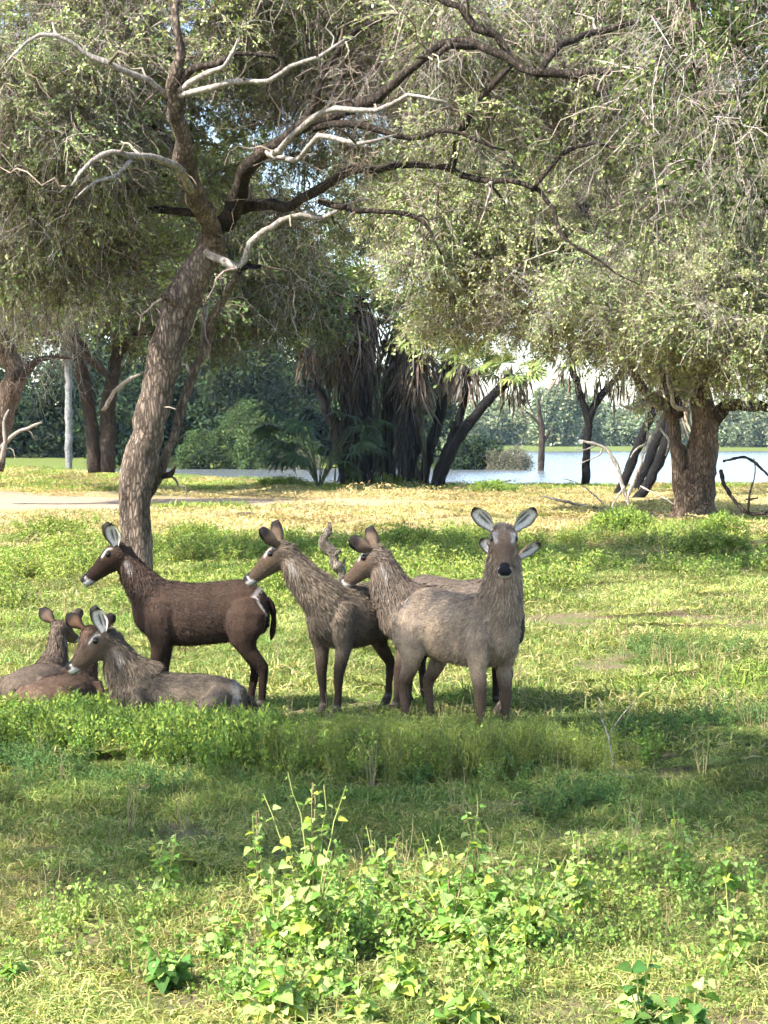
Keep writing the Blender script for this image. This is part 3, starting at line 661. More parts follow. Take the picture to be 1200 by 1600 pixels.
# --- the near tree that overhangs from the right (twigs hanging into the top corner)
near_r = ground_at(8.2, 18.0)
nr_limbs = [('trunk', [(8.2, 18, 0, .36), (8.0, 17.9, 2, .30), (7.6, 17.8, 4, .26), (7.0, 17.7, 5.6, .22)], M_BARK, .1),
            ('branch', [(7.0, 17.7, 5.6, .20), (5.8, 17.6, 6.8, .15), (4.8, 17.5, 7.2, .09), (4.0, 17.4, 7.0, .05), (3.2, 17.3, 6.6, .03), (2.6, 17.3, 6.2, .012)], M_BARKDK, .1),
            ('branch', [(7.0, 17.7, 5.6, .20), (7.6, 18.2, 7.2, .15), (8.4, 18.5, 8.6, .08)], M_BARKDK, .1)]
nr_ells = [((3.25, 17.4, 6.25), (.95, .9, .55), 1.0), ((4.6, 17.5, 6.9), (1.3, 1.3, .8), .6), ((8.0, 18.2, 8.6), (2.6, 2.4, 1.5), .12), ((2.75, 17.3, 5.75), (.45, .5, .45), .9), ((3.35, 17.3, 5.35), (.35, .5, .45), .8)]
make_tree('overhanging_tree', 'dark green leafy tree hanging thin twigs into the top right corner', near_r, nr_limbs, nr_ells, 520, 170, 'near', SP_NEAR, 505,
          keep=.75, csize=.6, hang=150, twr=.025)

# --- the near tree whose crown shades the animals (its trunk stands just outside the picture, left)
near_l = ground_at(-7.6, 7.6)
nl_limbs = [('trunk', [(-7.6, 7.6, 0, .40), (-7.5, 7.6, 2, .33), (-7.2, 7.8, 4, .29), (-6.8, 8.0, 5.6, .25)], M_BARK, .1),
            ('branch', [(-6.8, 8.0, 5.6, .22), (-5.4, 8.8, 7.2, .16), (-4.0, 9.6, 7.9, .10), (-2.2, 10.2, 8.2, .05)], M_BARKDK, .1),
            ('branch', [(-6.8, 8.0, 5.6, .20), (-7.8, 9.2, 7.2, .15), (-8.6, 10.4, 8.1, .08)], M_BARKDK, .1),
            ('branch', [(-6.8, 8.0, 5.6, .18), (-6.0, 7.0, 7.3, .13), (-5.0, 6.4, 8.2, .07)], M_BARKDK, .1)]
NL_ELLS = [((-4.6, 9.3, 8.2), (2.6, 2.2, .9), 1), ((-7.8, 10.2, 8.1), (2.4, 2.2, .9), 1), ((-2.2, 9.6, 8.3), (2.0, 1.9, .8), 1), ((-6.0, 7.2, 8.0), (2.0, 1.2, .8), .6), ((-9.6, 8.6, 7.8), (1.8, 1.6, .8), .8), ((-5.2, 6.4, 8.2), (2.6, 1.5, .8), 1), ((-8.4, 6.6, 8.0), (2.2, 1.5, .8), 1), ((-2.4, 7.2, 8.3), (1.8, 1.5, .8), 1)]
make_tree('shade_tree', 'leafy tree just outside the left edge, seen only by its shade on the animals', near_l, nl_limbs, NL_ELLS, 1120, 160, 'near', SP_NEAR, 606,
          leafscale=1.2, keep=.58, csize=.8, twr=.05)

# ------------------------------------------------------------------ palms
def fan_leaf_mesh(seed, cols, rad=1.0, pet=.9, nseg=15, droop=.35):
    rng = np.random.default_rng(seed); mb = MB()
    t = np.linspace(0, 1, 5)[:, None]; path = np.array([1, 0, .25]) * pet * t - np.array([0, 0, .18]) * t ** 2 * pet
    tube(mb, path, np.linspace(.035, .018, 5), 4, cols[0], 0, cap=False); hub = path[-1]
    for k in range(nseg):
        a = (k / (nseg - 1) - .5) * R(250) + rng.normal() * .03; L = rad * (1 - .25 * abs(k / (nseg - 1) - .5)) * rng.uniform(.85, 1.08)
        d = np.array([math.cos(a), math.sin(a), .10]); sd = np.array([-math.sin(a), math.cos(a), 0]); w = .075 * rad
        c = jitcol(cols, 1, rng, .2)[0]
        f = rng.uniform(-.02, .02)
        p0, p1 = hub, hub + d * L * .55 + np.array([0, 0, -.05 * L + f]); p2 = hub + d * L + np.array([0, 0, -droop * L * rng.uniform(.5, 1.3)])
        up = np.array([0, 0, .035])
        mb.add([p0, p1 + sd * w, p1 + up, p1 - sd * w, p2], [[0, 1, 2], [0, 2, 3], [1, 4, 2], [2, 4, 3]], None, c)
    return mb.mesh('fan_leaf', [M_PALM])
PALMGREEN = [(0.11, 0.16, 0.04), (0.16, 0.21, 0.055), (0.21, 0.25, 0.08)]
FANS = [fan_leaf_mesh(80 + k, PALMGREEN) for k in range(4)]
FANS_DARK = [fan_leaf_mesh(90 + k, [(0.03, 0.06, 0.03), (0.045, 0.075, 0.035)], droop=.5) for k in range(3)]
DRYC = [(0.105, 0.083, 0.068), (0.19, 0.155, 0.13), (0.055, 0.044, 0.036), (0.13, 0.10, 0.072)]

def add_fan(parent, loc, d, fans, rng, sc=1.0):
    o = obj('fan_leaf', fans[rng.integers(len(fans))], parent); o.location = loc
    e = rot_from_dirs(np.array([d]), rng)[0]; o.rotation_euler = (float(e[0]), float(e[1]), float(e[2])); o.scale = (sc,) * 3
    return o

THATCH = [(0.030, 0.024, 0.020), (0.018, 0.015, 0.013), (0.055, 0.042, 0.034)]
def palm(label, rows, seed, mat=M_BLACKTRUNK, nleaf=12, skirt=80, skirtL=1.8, name='palm_tree', group=None, cat='palm', fans=None):
    """rows of (px, py, distance, half-width px) from foot to crown"""
    rng = np.random.default_rng(seed); base = P(*rows[0][:3]); base.z = float(terrain(base.x, base.y)); b = np.array(tuple(base))
    root = empty(name, base); tag(root, label, cat, group)
    p, r = px_path(rows, .3); p = p.copy(); p[0, 2] = base.z - .2
    p[1:-1] += rng.normal(size=(len(p) - 2, 3)) * .025
    mb = MB(); tube(mb, p - b, r * .95 * (1 + .08 * rng.normal(size=len(r))), 10, (1, 1, 1), 0, .06, seed); mb.build('trunk', [mat], root)
    top = p[-1] - b
    if skirt:
        mb = MB(); n = int(skirt * 2.4); a = rng.uniform(0, 2 * math.pi, n); z = rng.uniform(-1.0, .5, n) - (skirtL > 2.2) * rng.uniform(0, 1.6, n); rr = rng.uniform(.12, .80, n) * (1 + .22 * np.minimum(z, 0))
        pos = top + np.stack([np.cos(a) * rr, np.sin(a) * rr, z], -1)
        d = np.stack([np.cos(a) * .22, np.sin(a) * .22, -np.ones(n)], -1) + rng.normal(size=(n, 3)) * .2
        add_leaves(mb, pos, d, rng.uniform(.4, 1.0, n) * skirtL, rng.uniform(.03, .15, n), jitcol(DRYC, n, rng, .45), rng, 0, .10)
        if skirtL > 2.2:                              # old dark fronds matted along the trunk
            m = 300; t = rng.uniform(.05, .95, m) * (len(p) - 1.01); i0 = t.astype(int); q = p[i0] - b; aa = rng.uniform(0, 6.28, m); r2 = rng.uniform(.15, .95, m)
            add_leaves(mb, q + np.stack([np.cos(aa) * r2, np.sin(aa) * r2, np.zeros(m)], -1), np.array([0, 0, -1.]) + rng.normal(size=(m, 3)) * .16, rng.uniform(.7, 2.4, m), rng.uniform(.05, .2, m), jitcol(THATCH, m, rng, .35), rng, 0, .04)
        o = mb.build('dead_frond_skirt', [M_DRYFROND], root, False); o['kind'] = 'stuff'
    for k in range(nleaf):
        el = rng.uniform(-.35, 1.2); az = rng.uniform(0, 2 * math.pi)
        d = (math.cos(az) * math.cos(el), math.sin(az) * math.cos(el), math.sin(el))
        add_fan(root, top + np.array(d) * .15, d, fans or FANS, rng, rng.uniform(.8, 1.15))
    return root

DP = 97.0
GRP = 'palms of the dark clump beside the lake'
palm('outermost left palm trunk of the dark clump, brown skirt of dead fronds', [(541, 752, DP, 11), (542, 690, DP, 10), (540, 620, DP, 9), (535, 555, DP, 9)], 1, nleaf=14, skirt=110, skirtL=2.0, group=GRP)
palm('tall thick palm in the dark clump with bright fan leaves above', [(570, 754, DP - 2, 13), (572, 690, DP - 2, 12), (568, 600, DP - 2, 11), (562, 462, DP - 2, 10)], 2, nleaf=40, skirt=170, skirtL=2.9, group=GRP)
palm('palm trunk in the middle of the dark clump, hung with long dead fronds', [(604, 752, DP + 1, 11), (606, 690, DP + 1, 10), (612, 620, DP + 1, 9), (625, 500, DP + 1, 9)], 3, nleaf=32, skirt=170, skirtL=2.7, group=GRP)
palm('dark palm right of the clump middle with drooping fan leaves', [(640, 754, DP - 1, 12), (642, 690, DP - 1, 11), (640, 620, DP - 1, 10), (648, 530, DP - 1, 9)], 4, nleaf=24, skirt=200, skirtL=2.6, group=GRP)
palm('dark palm in the clump whose trunk tilts right under a grey skirt', [(660, 754, DP + 2, 9), (672, 700, DP + 2, 9), (690, 640, DP + 2, 9), (702, 565, DP + 2, 8)], 5, nleaf=12, skirt=150, group=GRP)
palm('slim black palm rising steeply at the right end of the clump', [(678, 755, DP - 3, 9), (700, 700, DP - 3, 8), (722, 640, DP - 3, 7), (732, 575, DP - 3, 7)], 6, nleaf=10, skirt=50, group=GRP)
palm('black palm trunk leaning far right out of the clump', [(684, 756, DP - 4, 11), (700, 715, DP - 4, 10), (725, 672, DP - 4, 9), (762, 628, DP - 4, 8), (802, 585, DP - 4, 8)], 7, nleaf=10, skirt=55, skirtL=1.5, group=GRP)
palm('palm behind the clump carrying its crown of fans on the left', [(556, 750, DP + 5, 9), (545, 680, DP + 5, 9), (535, 600, DP + 5, 8), (520, 500, DP + 5, 8)], 8, nleaf=22, skirt=150, skirtL=2.3, group=GRP)
palm('dark palm at the back of the clump leaning left over the fan palm', [(560, 752, DP + 8, 9), (535, 690, DP + 8, 8), (505, 630, DP + 8, 8), (485, 545, DP + 8, 8)], 22, nleaf=16, skirt=80, skirtL=1.6, group=GRP)
palm('black forked palm trunk standing alone against the lake', [(915, 762, 97, 7), (916, 720, 97, 7), (918, 680, 97, 7), (919, 655, 97, 7), (908, 620, 97, 6), (898, 585, 97, 5), (890, 555, 97, 5)], 9, nleaf=8, skirt=20, name='shade_black_palm')  # lone trunks too are black from shade put into the bark
fk = bpy.data.objects['shade_black_palm']
_m = MB(); _p, _r = px_path([(919, 660, 97, 6), (928, 635, 97, 6), (942, 615, 97, 6), (962, 592, 97, 5), (980, 570, 97, 5)], .3); tube(_m, _p - np.array(tuple(fk.location)), _r, 10, (1, 1, 1), 0, .06)
_m.build('fork_limb', [M_BLACKTRUNK], fk)
_rng = np.random.default_rng(5); _n = 70; _pos = np.array(tuple(P(958, 590, 97) - fk.location)) + _rng.normal(size=(_n, 3)) * np.array([.7, .4, .35]); _m = MB()
add_leaves(_m, _pos, np.array([0, 0, -1.]) + _rng.normal(size=(_n, 3)) * .15, _rng.uniform(.6, 1.7, _n), _rng.uniform(.05, .18, _n), jitcol(DRYC, _n, _rng, .35), _rng, 0, .04)
_m.build('dead_frond_skirt', [M_DRYFROND], fk, False)['kind'] = 'stuff'
palm('leaning black palm trunk nearest the forked one, left of the old tree', [(960, 780, 84, 8), (978, 745, 84, 8), (1000, 690, 84, 8), (1025, 630, 84, 7), (1042, 570, 84, 6)], 10, nleaf=8, skirt=60, name='shade_black_palm')
palm('leaning black palm trunk partly behind dead branches of the old tree', [(985, 783, 88, 8), (1002, 745, 88, 8), (1020, 705, 88, 8), (1045, 640, 88, 7), (1070, 570, 88, 6)], 11, nleaf=8, skirt=40, name='shade_black_palm')
palm('curved black palm trunk touching the old tree bole', [(990, 787, 80, 8), (1012, 757, 80, 8), (1032, 715, 80, 8), (1045, 680, 80, 8), (1060, 600, 80, 6)], 12, nleaf=8, skirt=40, name='shade_black_palm')
palm('straight pale grey palm trunk beyond the twin-trunked tree', [(107, 735, 125, 6), (107, 680, 125, 6), (107, 610, 125, 6), (107, 520, 125, 6)], 13, mat=M_GREYTRUNK, nleaf=12, skirt=60, name='grey_palm')

def fan_bush(label, px, py, d, n, seed, hgt, sc=1.0):
    rng = np.random.default_rng(seed); base = P(px, py, d); base.z = float(terrain(base.x, base.y)); root = empty('fan_palm_bush', base); tag(root, label, 'palm bush')
    mb = MB()
    for k in range(n):
        az = rng.uniform(0, 2 * math.pi); h = hgt * rng.uniform(.25, 1); o = np.array([math.cos(az), math.sin(az) * .6, 0]) * h * rng.uniform(.35, .9); tip = o + np.array([0, 0, h])
        t = np.linspace(0, 1, 6)[:, None]; tube(mb, tip * t + np.array([0, 0, 1]) * np.sin(t * 3.14) * .15 * h, np.linspace(.03, .015, 6), 4, (.06, .08, .03), 0, cap=False)
        add_fan(root, tip, (math.cos(az), math.sin(az), rng.uniform(-.5, .3)), FANS_DARK, rng, sc * rng.uniform(.7, 1.1))
    mb.build('stem', [M_TWIG], root)
    return root
fan_bush('young dark fan palm at the left foot of the palm clump', 498, 750, DP - 5, 26, 31, 3.6, 1.15)

# ------------------------------------------------------------------ far woods, bushes, snag
def clump_proto(seed, n, L, Wd, cols, flat=.8):
    rng = np.random.default_rng(seed); mb = MB()
    d = unit(rng.normal(size=(n, 3))); pos = d * rng.uniform(.45, 1.0, (n, 1)) * np.array([1, 1, flat])
    add_leaves(mb, pos, d * .6 + rng.normal(size=(n, 3)) * .7, L * rng.uniform(.6, 1.3, n), Wd * rng.uniform(.7, 1.2, n), jitcol(cols, n, rng, .35), rng, 0, .1)
    return proto('leaf_clump', mb, [M_FARLEAF])
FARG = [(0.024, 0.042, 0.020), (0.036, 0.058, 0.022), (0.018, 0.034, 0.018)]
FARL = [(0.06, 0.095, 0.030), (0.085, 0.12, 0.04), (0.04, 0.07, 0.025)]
FARP = [(0.19, 0.225, 0.13), (0.24, 0.27, 0.16), (0.12, 0.15, 0.08)]  # lightened so the far shore's haze is partly in the leaf colour
GREYB = [(0.15, 0.14, 0.10), (0.10, 0.11, 0.07), (0.19, 0.17, 0.13)]
CL_DARK = [clump_proto(110 + k, 90, .42, .26, FARG) for k in range(3)]
CL_LIGHT = [clump_proto(120 + k, 110, .32, .18, FARL) for k in range(3)]
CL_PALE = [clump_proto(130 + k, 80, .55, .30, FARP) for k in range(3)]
CL_GREY = [clump_proto(140 + k, 120, .32, .07, GREYB) for k in range(3)]

def mass(name, ells, n, key, protos, seed, sc, base=None, parent=None):
    rng = np.random.default_rng(seed); pts, d = ell_points(ells, n, rng, .6); b = np.array(tuple(base)) if base is not None else np.zeros(3)
    rot = rng.uniform(0, 6.28, (len(pts), 3)) * np.array([.15, .15, 1])
    return scatter(name, pts - b, rot, rng.uniform(.7, 1.3, len(pts)) * sc, key, protos, parent, seed)

rng = np.random.default_rng(77); ells = []
for k in range(105):                                  # the dark wood across the inlet
    px = rng.uniform(-800, 640); d = rng.uniform(212, 262); h = rng.uniform(4.5, 8.5) * (1.0 if px < 520 else .75)
    c = P(px, 700, d); ells.append(((c.x, d, h * .95), (rng.uniform(3.5, 6), 4, h), 1.0))
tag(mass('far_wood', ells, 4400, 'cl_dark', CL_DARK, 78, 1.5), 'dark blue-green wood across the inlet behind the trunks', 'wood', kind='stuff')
def far_tree(name, label, px, d, wpx, toppx, basepx, n, key, protos, seed, sc, cat, mat=M_BARKDK, lobes=6, group=None, low=0.0):
    rng = np.random.default_rng(seed); base = ground_at(P(px, 700, d).x, d); root = empty(name, base); tag(root, label, cat, group)
    w = wpx / FPX * d; top = P(px, toppx, d).z; h = top - base.z; ells = []
    for k in range(lobes):
        f = rng.uniform(.25, .8) if not low else rng.uniform(.1, .6)
        ells.append((base + Vector((rng.uniform(-.6, .6) * w, rng.uniform(-.4, .4) * w, h * f)), (w * rng.uniform(.35, .6), w * .5, min(h * (1 - f), h * .38)), 1.0))
    mb = MB(); t = np.linspace(0, 1, 6)
    tube(mb, np.stack([np.sin(t * 3) * .1 * w * .3, t * 0, t * h * .7 - .3], -1), np.linspace(.05 * h, .015 * h, 6), 7, (1, 1, 1), 0, .1, seed)
    mb.build('trunk' if not low else 'stem', [mat], root)
    mass('crown', ells, n, key, protos, seed, sc, base, root)['kind'] = 'stuff'; return root
far_tree('shore_bush', 'rounded light green bush at the inlet edge in front of the dark wood', 415, 206, 75, 618, 730, 420, 'cl_light', CL_LIGHT, 81, .85, 'bush', low=1, lobes=9)
far_tree('shore_bush', 'low dull green bush left of the rounded light one at the inlet', 325, 207, 45, 672, 730, 160, 'cl_light', CL_LIGHT, 82, .8, 'bush', low=1)
far_tree('shore_bush', 'low dark green bush on the point right of the palm clump', 738, 203, 48, 672, 735, 300, 'cl_dark', CL_DARK, 83, .8, 'bush', low=1, lobes=8)
far_tree('shore_bush', 'greyish leafless bush sloping into the lake on the point', 788, 202, 42, 692, 735, 260, 'cl_grey', CL_GREY, 84, .8, 'bush', low=1, lobes=8)
far_tree('shore_bush', 'grey dry scrub at the inlet edge under the light green bush', 455, 204, 45, 700, 732, 160, 'cl_grey', CL_GREY, 85, .7, 'bush', low=1, lobes=6)
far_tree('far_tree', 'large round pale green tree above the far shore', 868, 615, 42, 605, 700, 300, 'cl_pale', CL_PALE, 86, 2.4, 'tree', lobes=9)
ells = []
for k in range(90):                                   # wooded far shore
    px = rng.uniform(560, 1500); d = rng.uniform(600, 680); h = rng.uniform(4.2, 8.8); c = P(px, 700, d)
    ells.append(((c.x, d, .6 + h), (rng.uniform(4, 8), 5, h), 1.0))
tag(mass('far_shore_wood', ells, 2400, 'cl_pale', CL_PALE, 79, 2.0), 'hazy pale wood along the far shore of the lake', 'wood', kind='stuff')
# the snag standing in the water
sn = P(846, 737, 196); sn.z = WATER_Z; snag = empty('dead_snag', sn); tag(snag, 'bare grey dead tree standing in the lake water', 'dead tree')
for nm, rows in (('trunk', [(845, 742, 196, 5), (846, 710, 196, 5), (847, 685, 196, 4.5), (846, 665, 196, 4), (842, 640, 196, 3), (841, 622, 196, 1.5)]),
                 ('branch', [(845, 668, 196, 2.5), (836, 655, 196, 2), (825, 645, 196, 1.5), (819, 640, 196, .8)]), ('branch', [(847, 695, 196, 3), (854, 682, 196, 2.5), (860, 672, 196, 1.5)])):
    p, r = px_path(rows, .4); mb = MB(); tube(mb, p - np.array(tuple(sn)), r, 8, (1, 1, 1), 0, .1); mb.build(nm, [M_BARKDK], snag)

# ------------------------------------------------------------------ dead wood on the ground
def dead_wood(name, label, limbs, base, mat=M_DEAD, cat='branch', thin=.52):
    root = empty(name, base); tag(root, label, cat); b = np.array(tuple(base))
    for i, rows in enumerate(limbs):
        p, r = px_path(rows, .12); mb = MB(); rng = np.random.default_rng(i + len(label)); p = p.copy(); r = r * thin * (1 + .12 * rng.normal(size=len(r))); wob = np.cumsum(rng.normal(size=p.shape), 0); wob -= np.linspace(0, 1, len(p))[:, None] * wob[-1]; p += wob * r.mean() * .28
        tube(mb, p - b, r, 7, (1, 1, 1), 0, .12, i); mb.build('limb' if i == 0 else 'side_limb', [mat], root)
    return root
da = DR - 3
dead_wood('fallen_branch', 'pale fallen branch arching down left of the old tree', [
    [(985, 795, da, 5), (975, 760, da, 6), (962, 725, da, 6), (945, 703, da, 5), (925, 695, da, 4), (905, 688, da, 2)],
    [(930, 697, da, 2.5), (912, 703, da - .3, 2), (898, 700, da - .4, 1)], [(940, 702, da, 3), (935, 712, da - .4, 2), (905, 725, da - .6, 1.2)],
    [(975, 760, da, 3), (960, 785, da - .3, 2.5), (955, 800, da - .4, 2)]], G(985, 797))
dead_wood('fallen_branch', 'twisted pale dead limb drooping from the old tree to the grass', [
    [(1040, 640, da + 2, 5), (1030, 660, da + 1.5, 6), (1015, 690, da + 1, 6), (1000, 725, da + .5, 6), (990, 750, da, 6), (982, 775, da, 5), (978, 790, da, 4)],
    [(1030, 668, da + 1.5, 4), (1045, 690, da + 1, 3), (1040, 712, da + .8, 2)], [(1015, 690, da + 1, 4), (995, 700, da + .6, 3), (985, 715, da + .4, 2)], [(1000, 760, da, 3), (1030, 775, da - .4, 2.5), (1055, 790, da - .6, 2)]], G(980, 793))
db = G(940, 800).y
dead_wood('fallen_branch', 'long low dead branch lying in the grass left of the old tree', [
    [(955, 798, db, 3), (925, 793, db, 4), (890, 786, db, 4), (862, 779, db, 3), (845, 775, db, 2)], [(900, 789, db, 3), (885, 795, db - .3, 2.5), (870, 794, db - .5, 1.5)],
    [(885, 786, db, 2), (868, 795, db - .4, 1.5), (855, 797, db - .6, 1)], [(950, 797, db, 3), (930, 775, db + .5, 2), (905, 756, db + .6, 1.5), (880, 748, db + .6, 1)]], G(940, 799))
dead_wood('fallen_branch', 'dead forked branch on the ground right of the old tree', [
    [(1125, 735, da + 2, 6), (1140, 770, da + 1, 6), (1160, 795, da, 6), (1175, 805, da, 5), (1200, 800, da, 4)], [(1130, 720, da + 2, 4), (1160, 715, da + 1.5, 4), (1185, 730, da + 1, 4), (1215, 760, da, 3)],
    [(1170, 802, da, 4), (1172, 770, da - .3, 3), (1180, 745, da - .4, 2), (1178, 715, da - .4, 1.5)], [(1165, 780, da, 2.5), (1185, 778, da - .3, 2)]], G(1165, 808), M_BARKDK)
dc = G(515, 905).y - 5
dead_wood('dead_stump', 'weathered crooked dead stem standing between two antelope heads', [
    [(545, 930, dc, 8), (532, 902, dc, 9), (524, 888, dc, 8.5), (519, 878, dc, 7), (521, 866, dc, 8), (512, 854, dc, 8.5), (509, 843, dc, 6.5), (514, 834, dc, 7.5), (511, 824, dc, 5), (515, 816, dc, 2.5)], [(530, 898, dc, 5), (537, 885, dc, 3.5), (539, 872, dc, 1.2)], [(521, 870, dc, 5), (529, 862, dc - .1, 3), (530, 856, dc - .1, 1)], [(540, 905, dc, 4), (550, 898, dc, 3), (551, 890, dc, 1)]], G(535, 912), M_STUMP, 'stump', 1.0)
dd = G(985, 1235).y
dead_wood('curved_stick', 'curved grey stick lying in the shaded grass', [
    [(942, 1214, dd + .3, 3.5), (958, 1209, dd + .3, 4), (975, 1210, dd + .2, 4), (992, 1217, dd + .1, 4.5), (1006, 1230, dd, 4.5), (1014, 1244, dd, 4), (1016, 1254, dd, 3)], [(960, 1209, dd + .3, 2.5), (956, 1180, dd + .3, 2.5), (950, 1150, dd + .3, 2), (940, 1122, dd + .3, 1.5), (936, 1095, dd + .3, 1)],
    [(950, 1150, dd + .3, 1.5), (970, 1120, dd + .2, 1.5), (992, 1095, dd + .2, 1)]], G(985, 1240), M_DEAD, 'stick')
de = G(35, 1230).y
dead_wood('dark_stick', 'short dark stick leaning in the shaded grass at the left edge', [[(18, 1212, de + .2, 3), (32, 1228, de, 3.5), (50, 1246, de - .15, 3)]], G(40, 1244), M_BLACKTRUNK, 'stick')
for i, (px, py, lab) in enumerate(((383, 806, 'small dark clod of earth on the pale far meadow'), (585, 1283, 'small dark dung heap in the shaded foreground grass'))):
    b = G(px, py); rg = np.random.default_rng(i); rr = 12 / FPX * b.y; me = MB(); t = np.linspace(0, math.pi / 2, 6)
    tube(me, np.stack([t * 0, t * 0, np.sin(t) * rr * .6 - .02], -1), np.cos(t) * rr * 1.3 + .005, 12, (.075, .05, .035), 0, .5, i); o = me.build('earth_clod', [M_TWIG]); o.location = b; tag(o, lab, 'clod')

# ------------------------------------------------------------------ grass and weeds (uncountable cover)
STRAW = [(0.41, 0.355, 0.16), (0.34, 0.30, 0.125), (0.48, 0.42, 0.22), (0.25, 0.265, 0.09)]
GREEN = [(0.13, 0.19, 0.045), (0.17, 0.22, 0.055), (0.09, 0.15, 0.035), (0.24, 0.25, 0.08)]
LUSH = [(0.21, 0.29, 0.050), (0.27, 0.345, 0.070), (0.14, 0.22, 0.038), (0.34, 0.37, 0.11)]
BLUEG = [(0.09, 0.17, 0.055), (0.13, 0.21, 0.06), (0.08, 0.14, 0.04)]

def grass_proto(seed, n, rad, L, Wd, cols, lean=.55, wild=.3):
    rng = np.random.default_rng(seed); mb = MB(); a = rng.uniform(0, 6.28, n); r = rad * np.sqrt(rng.uniform(0, 1, n))
    pos = np.stack([np.cos(a) * r, np.sin(a) * r, np.full(n, -.01)], -1)
    d = np.stack([rng.normal(size=n) * lean, rng.normal(size=n) * lean, np.abs(rng.normal(size=n) * .35 + .8)], -1); d[rng.uniform(size=n) < wild, 2] *= .3
    d = unit(d); l = L * rng.uniform(.45, 1.25, n); w = Wd * rng.uniform(.7, 1.3, n); c = jitcol(cols, n, rng, .3)
    side = unit(np.cross(d, rng.normal(size=(n, 3)))); out = np.stack([d[:, 0], d[:, 1], -.55 * np.ones(n)], -1)
    p1 = pos + d * l[:, None] * .55; p2 = pos + d * l[:, None] * .9 + out * l[:, None] * .35
    V = np.stack([pos - side * w[:, None] * .5, pos + side * w[:, None] * .5, p1 + side * w[:, None] * .4, p1 - side * w[:, None] * .4, p2], 1).reshape(-1, 3)
    i = np.arange(n) * 5
    mb.add(V, np.stack([i + 3, i + 2, i + 4], -1), np.stack([i, i + 1, i + 2, i + 3], -1), np.repeat(c, 5, 0))
    return proto('grass_tuft', mb, [M_GRASS])

def weed_proto(seed, nst, hgt, spread, nleaf, L, Wd, cols, stemc=(.14, .17, .06), up=.2):
    rng = np.random.default_rng(seed); mb = MB()
    for k in range(nst):
        a = rng.uniform(0, 6.28); t = np.linspace(0, 1, 5)[:, None]; h = hgt * rng.uniform(.5, 1.1); o = np.array([math.cos(a), math.sin(a), 0]) * spread * rng.uniform(.1, 1)
        path = o * .4 + (o * .9 + np.array([0, 0, h])) * t + rng.normal(size=(5, 3)) * .03 * h * t
        tube(mb, path, np.linspace(.004, .0015, 5) * (hgt / .35), 3, stemc, 1, cap=False)
        u = rng.uniform(.15, 1, nleaf) * 3.999; i0 = u.astype(int); f = (u - i0)[:, None]
        pos = path[i0] * (1 - f) + path[np.minimum(i0 + 1, 4)] * f + rng.normal(size=(nleaf, 3)) * .02 * (hgt / .35)
        d = rng.normal(size=(nleaf, 3)) + np.array([0, 0, up]); add_leaves(mb, pos, d, L * rng.uniform(.5, 1.3, nleaf), Wd * rng.uniform(.7, 1.2, nleaf), jitcol(cols, nleaf, rng, .25), rng, 0, .1)
    return proto('weed', mb, [M_GRASS, M_TWIG])

G_DRY = [grass_proto(200 + k, 130, .20, .085, .0055, STRAW[:2] + STRAW[3:] + GREEN[:2] + GREEN[3:] + LUSH[3:], .8, .5) for k in range(4)]
G_OLIVE = [grass_proto(210 + k, 110, .20, .13, .006, GREEN + STRAW[3:], .6, .3) for k in range(4)]
G_MID = [grass_proto(220 + k, 130, .42, .13, .010, STRAW[1:] + GREEN + LUSH[3:], .6, .3) for k in range(4)]
G_MIDGREEN = [grass_proto(230 + k, 130, .42, .22, .012, LUSH + GREEN, .5, .2) for k in range(4)]
FARTAN = [(0.40, 0.32, 0.155), (0.34, 0.27, 0.12), (0.44, 0.36, 0.19), (0.30, 0.27, 0.11)]
G_FAR = [grass_proto(240 + k, 120, 1.1, .14, .028, FARTAN, .6, .3) for k in range(3)]
G_FARGREEN = [grass_proto(250 + k, 120, 1.0, .40, .035, LUSH + GREEN, .5, .2) for k in range(3)]
W_LEAFY = [weed_proto(260 + k, 9, .34, .16, 26, .045, .022, LUSH[:3] + BLUEG[1:2]) for k in range(4)]
W_FEATHER = [weed_proto(270 + k, 12, .40, .18, 40, .030, .006, [(0.23, 0.28, 0.05), (0.17, 0.23, 0.05), (0.30, 0.32, 0.09)], up=.8) for k in range(3)]
W_BLUE = [weed_proto(280 + k, 8, .26, .20, 30, .038, .014, BLUEG) for k in range(3)]
W_HERB = [weed_proto(290 + k, 12, .40, .30, 26, .055, .026, LUSH + STRAW[3:]) for k in range(4)]
W_SMALL = [weed_proto(310 + k, 8, .26, .22, 16, .034, .022, [(0.24, 0.36, 0.08), (0.30, 0.40, 0.11), (0.19, 0.30, 0.06)]) for k in range(3)]
W_DRYSTALK = [weed_proto(300 + k, 4, .5, .12, 5, .03, .008, STRAW, (.30, .24, .13)) for k in range(3)]

def tiles(key, protos, n, w, k=4): return [bundle('turf_tile', [(protos, n)], tile_place(w), 5000 + hash_(key) + q) for q in range(k)]
T_DRY = tiles('dry', G_DRY, 34, .40); T_OLIVE = tiles('olive', G_OLIVE, 30, .40); T_MID = tiles('mid', G_MID, 26, .80); T_FAR = tiles('far', G_FAR, 14, 1.8)
def lattice(step, y0, y1, rng, m=4.0, s=.44):
    y = np.arange(y0, y1, step); P_ = [np.stack(np.meshgrid(np.arange(-(s * q + m) / 2, (s * q + m) / 2, step), [q]), -1).reshape(-1, 2) for q in y]
    p = np.concatenate(P_) + rng.uniform(-.08, .08, (sum(len(q) for q in P_), 2)) * step; return p[:, 0], p[:, 1]
def trapezoid(n, y0, y1, rng, m=4.0, s=.44):
    y = np.sqrt(rng.uniform(y0 ** 2, y1 ** 2, n)); x = rng.uniform(-.5, .5, n) * (s * y + m); return x, y
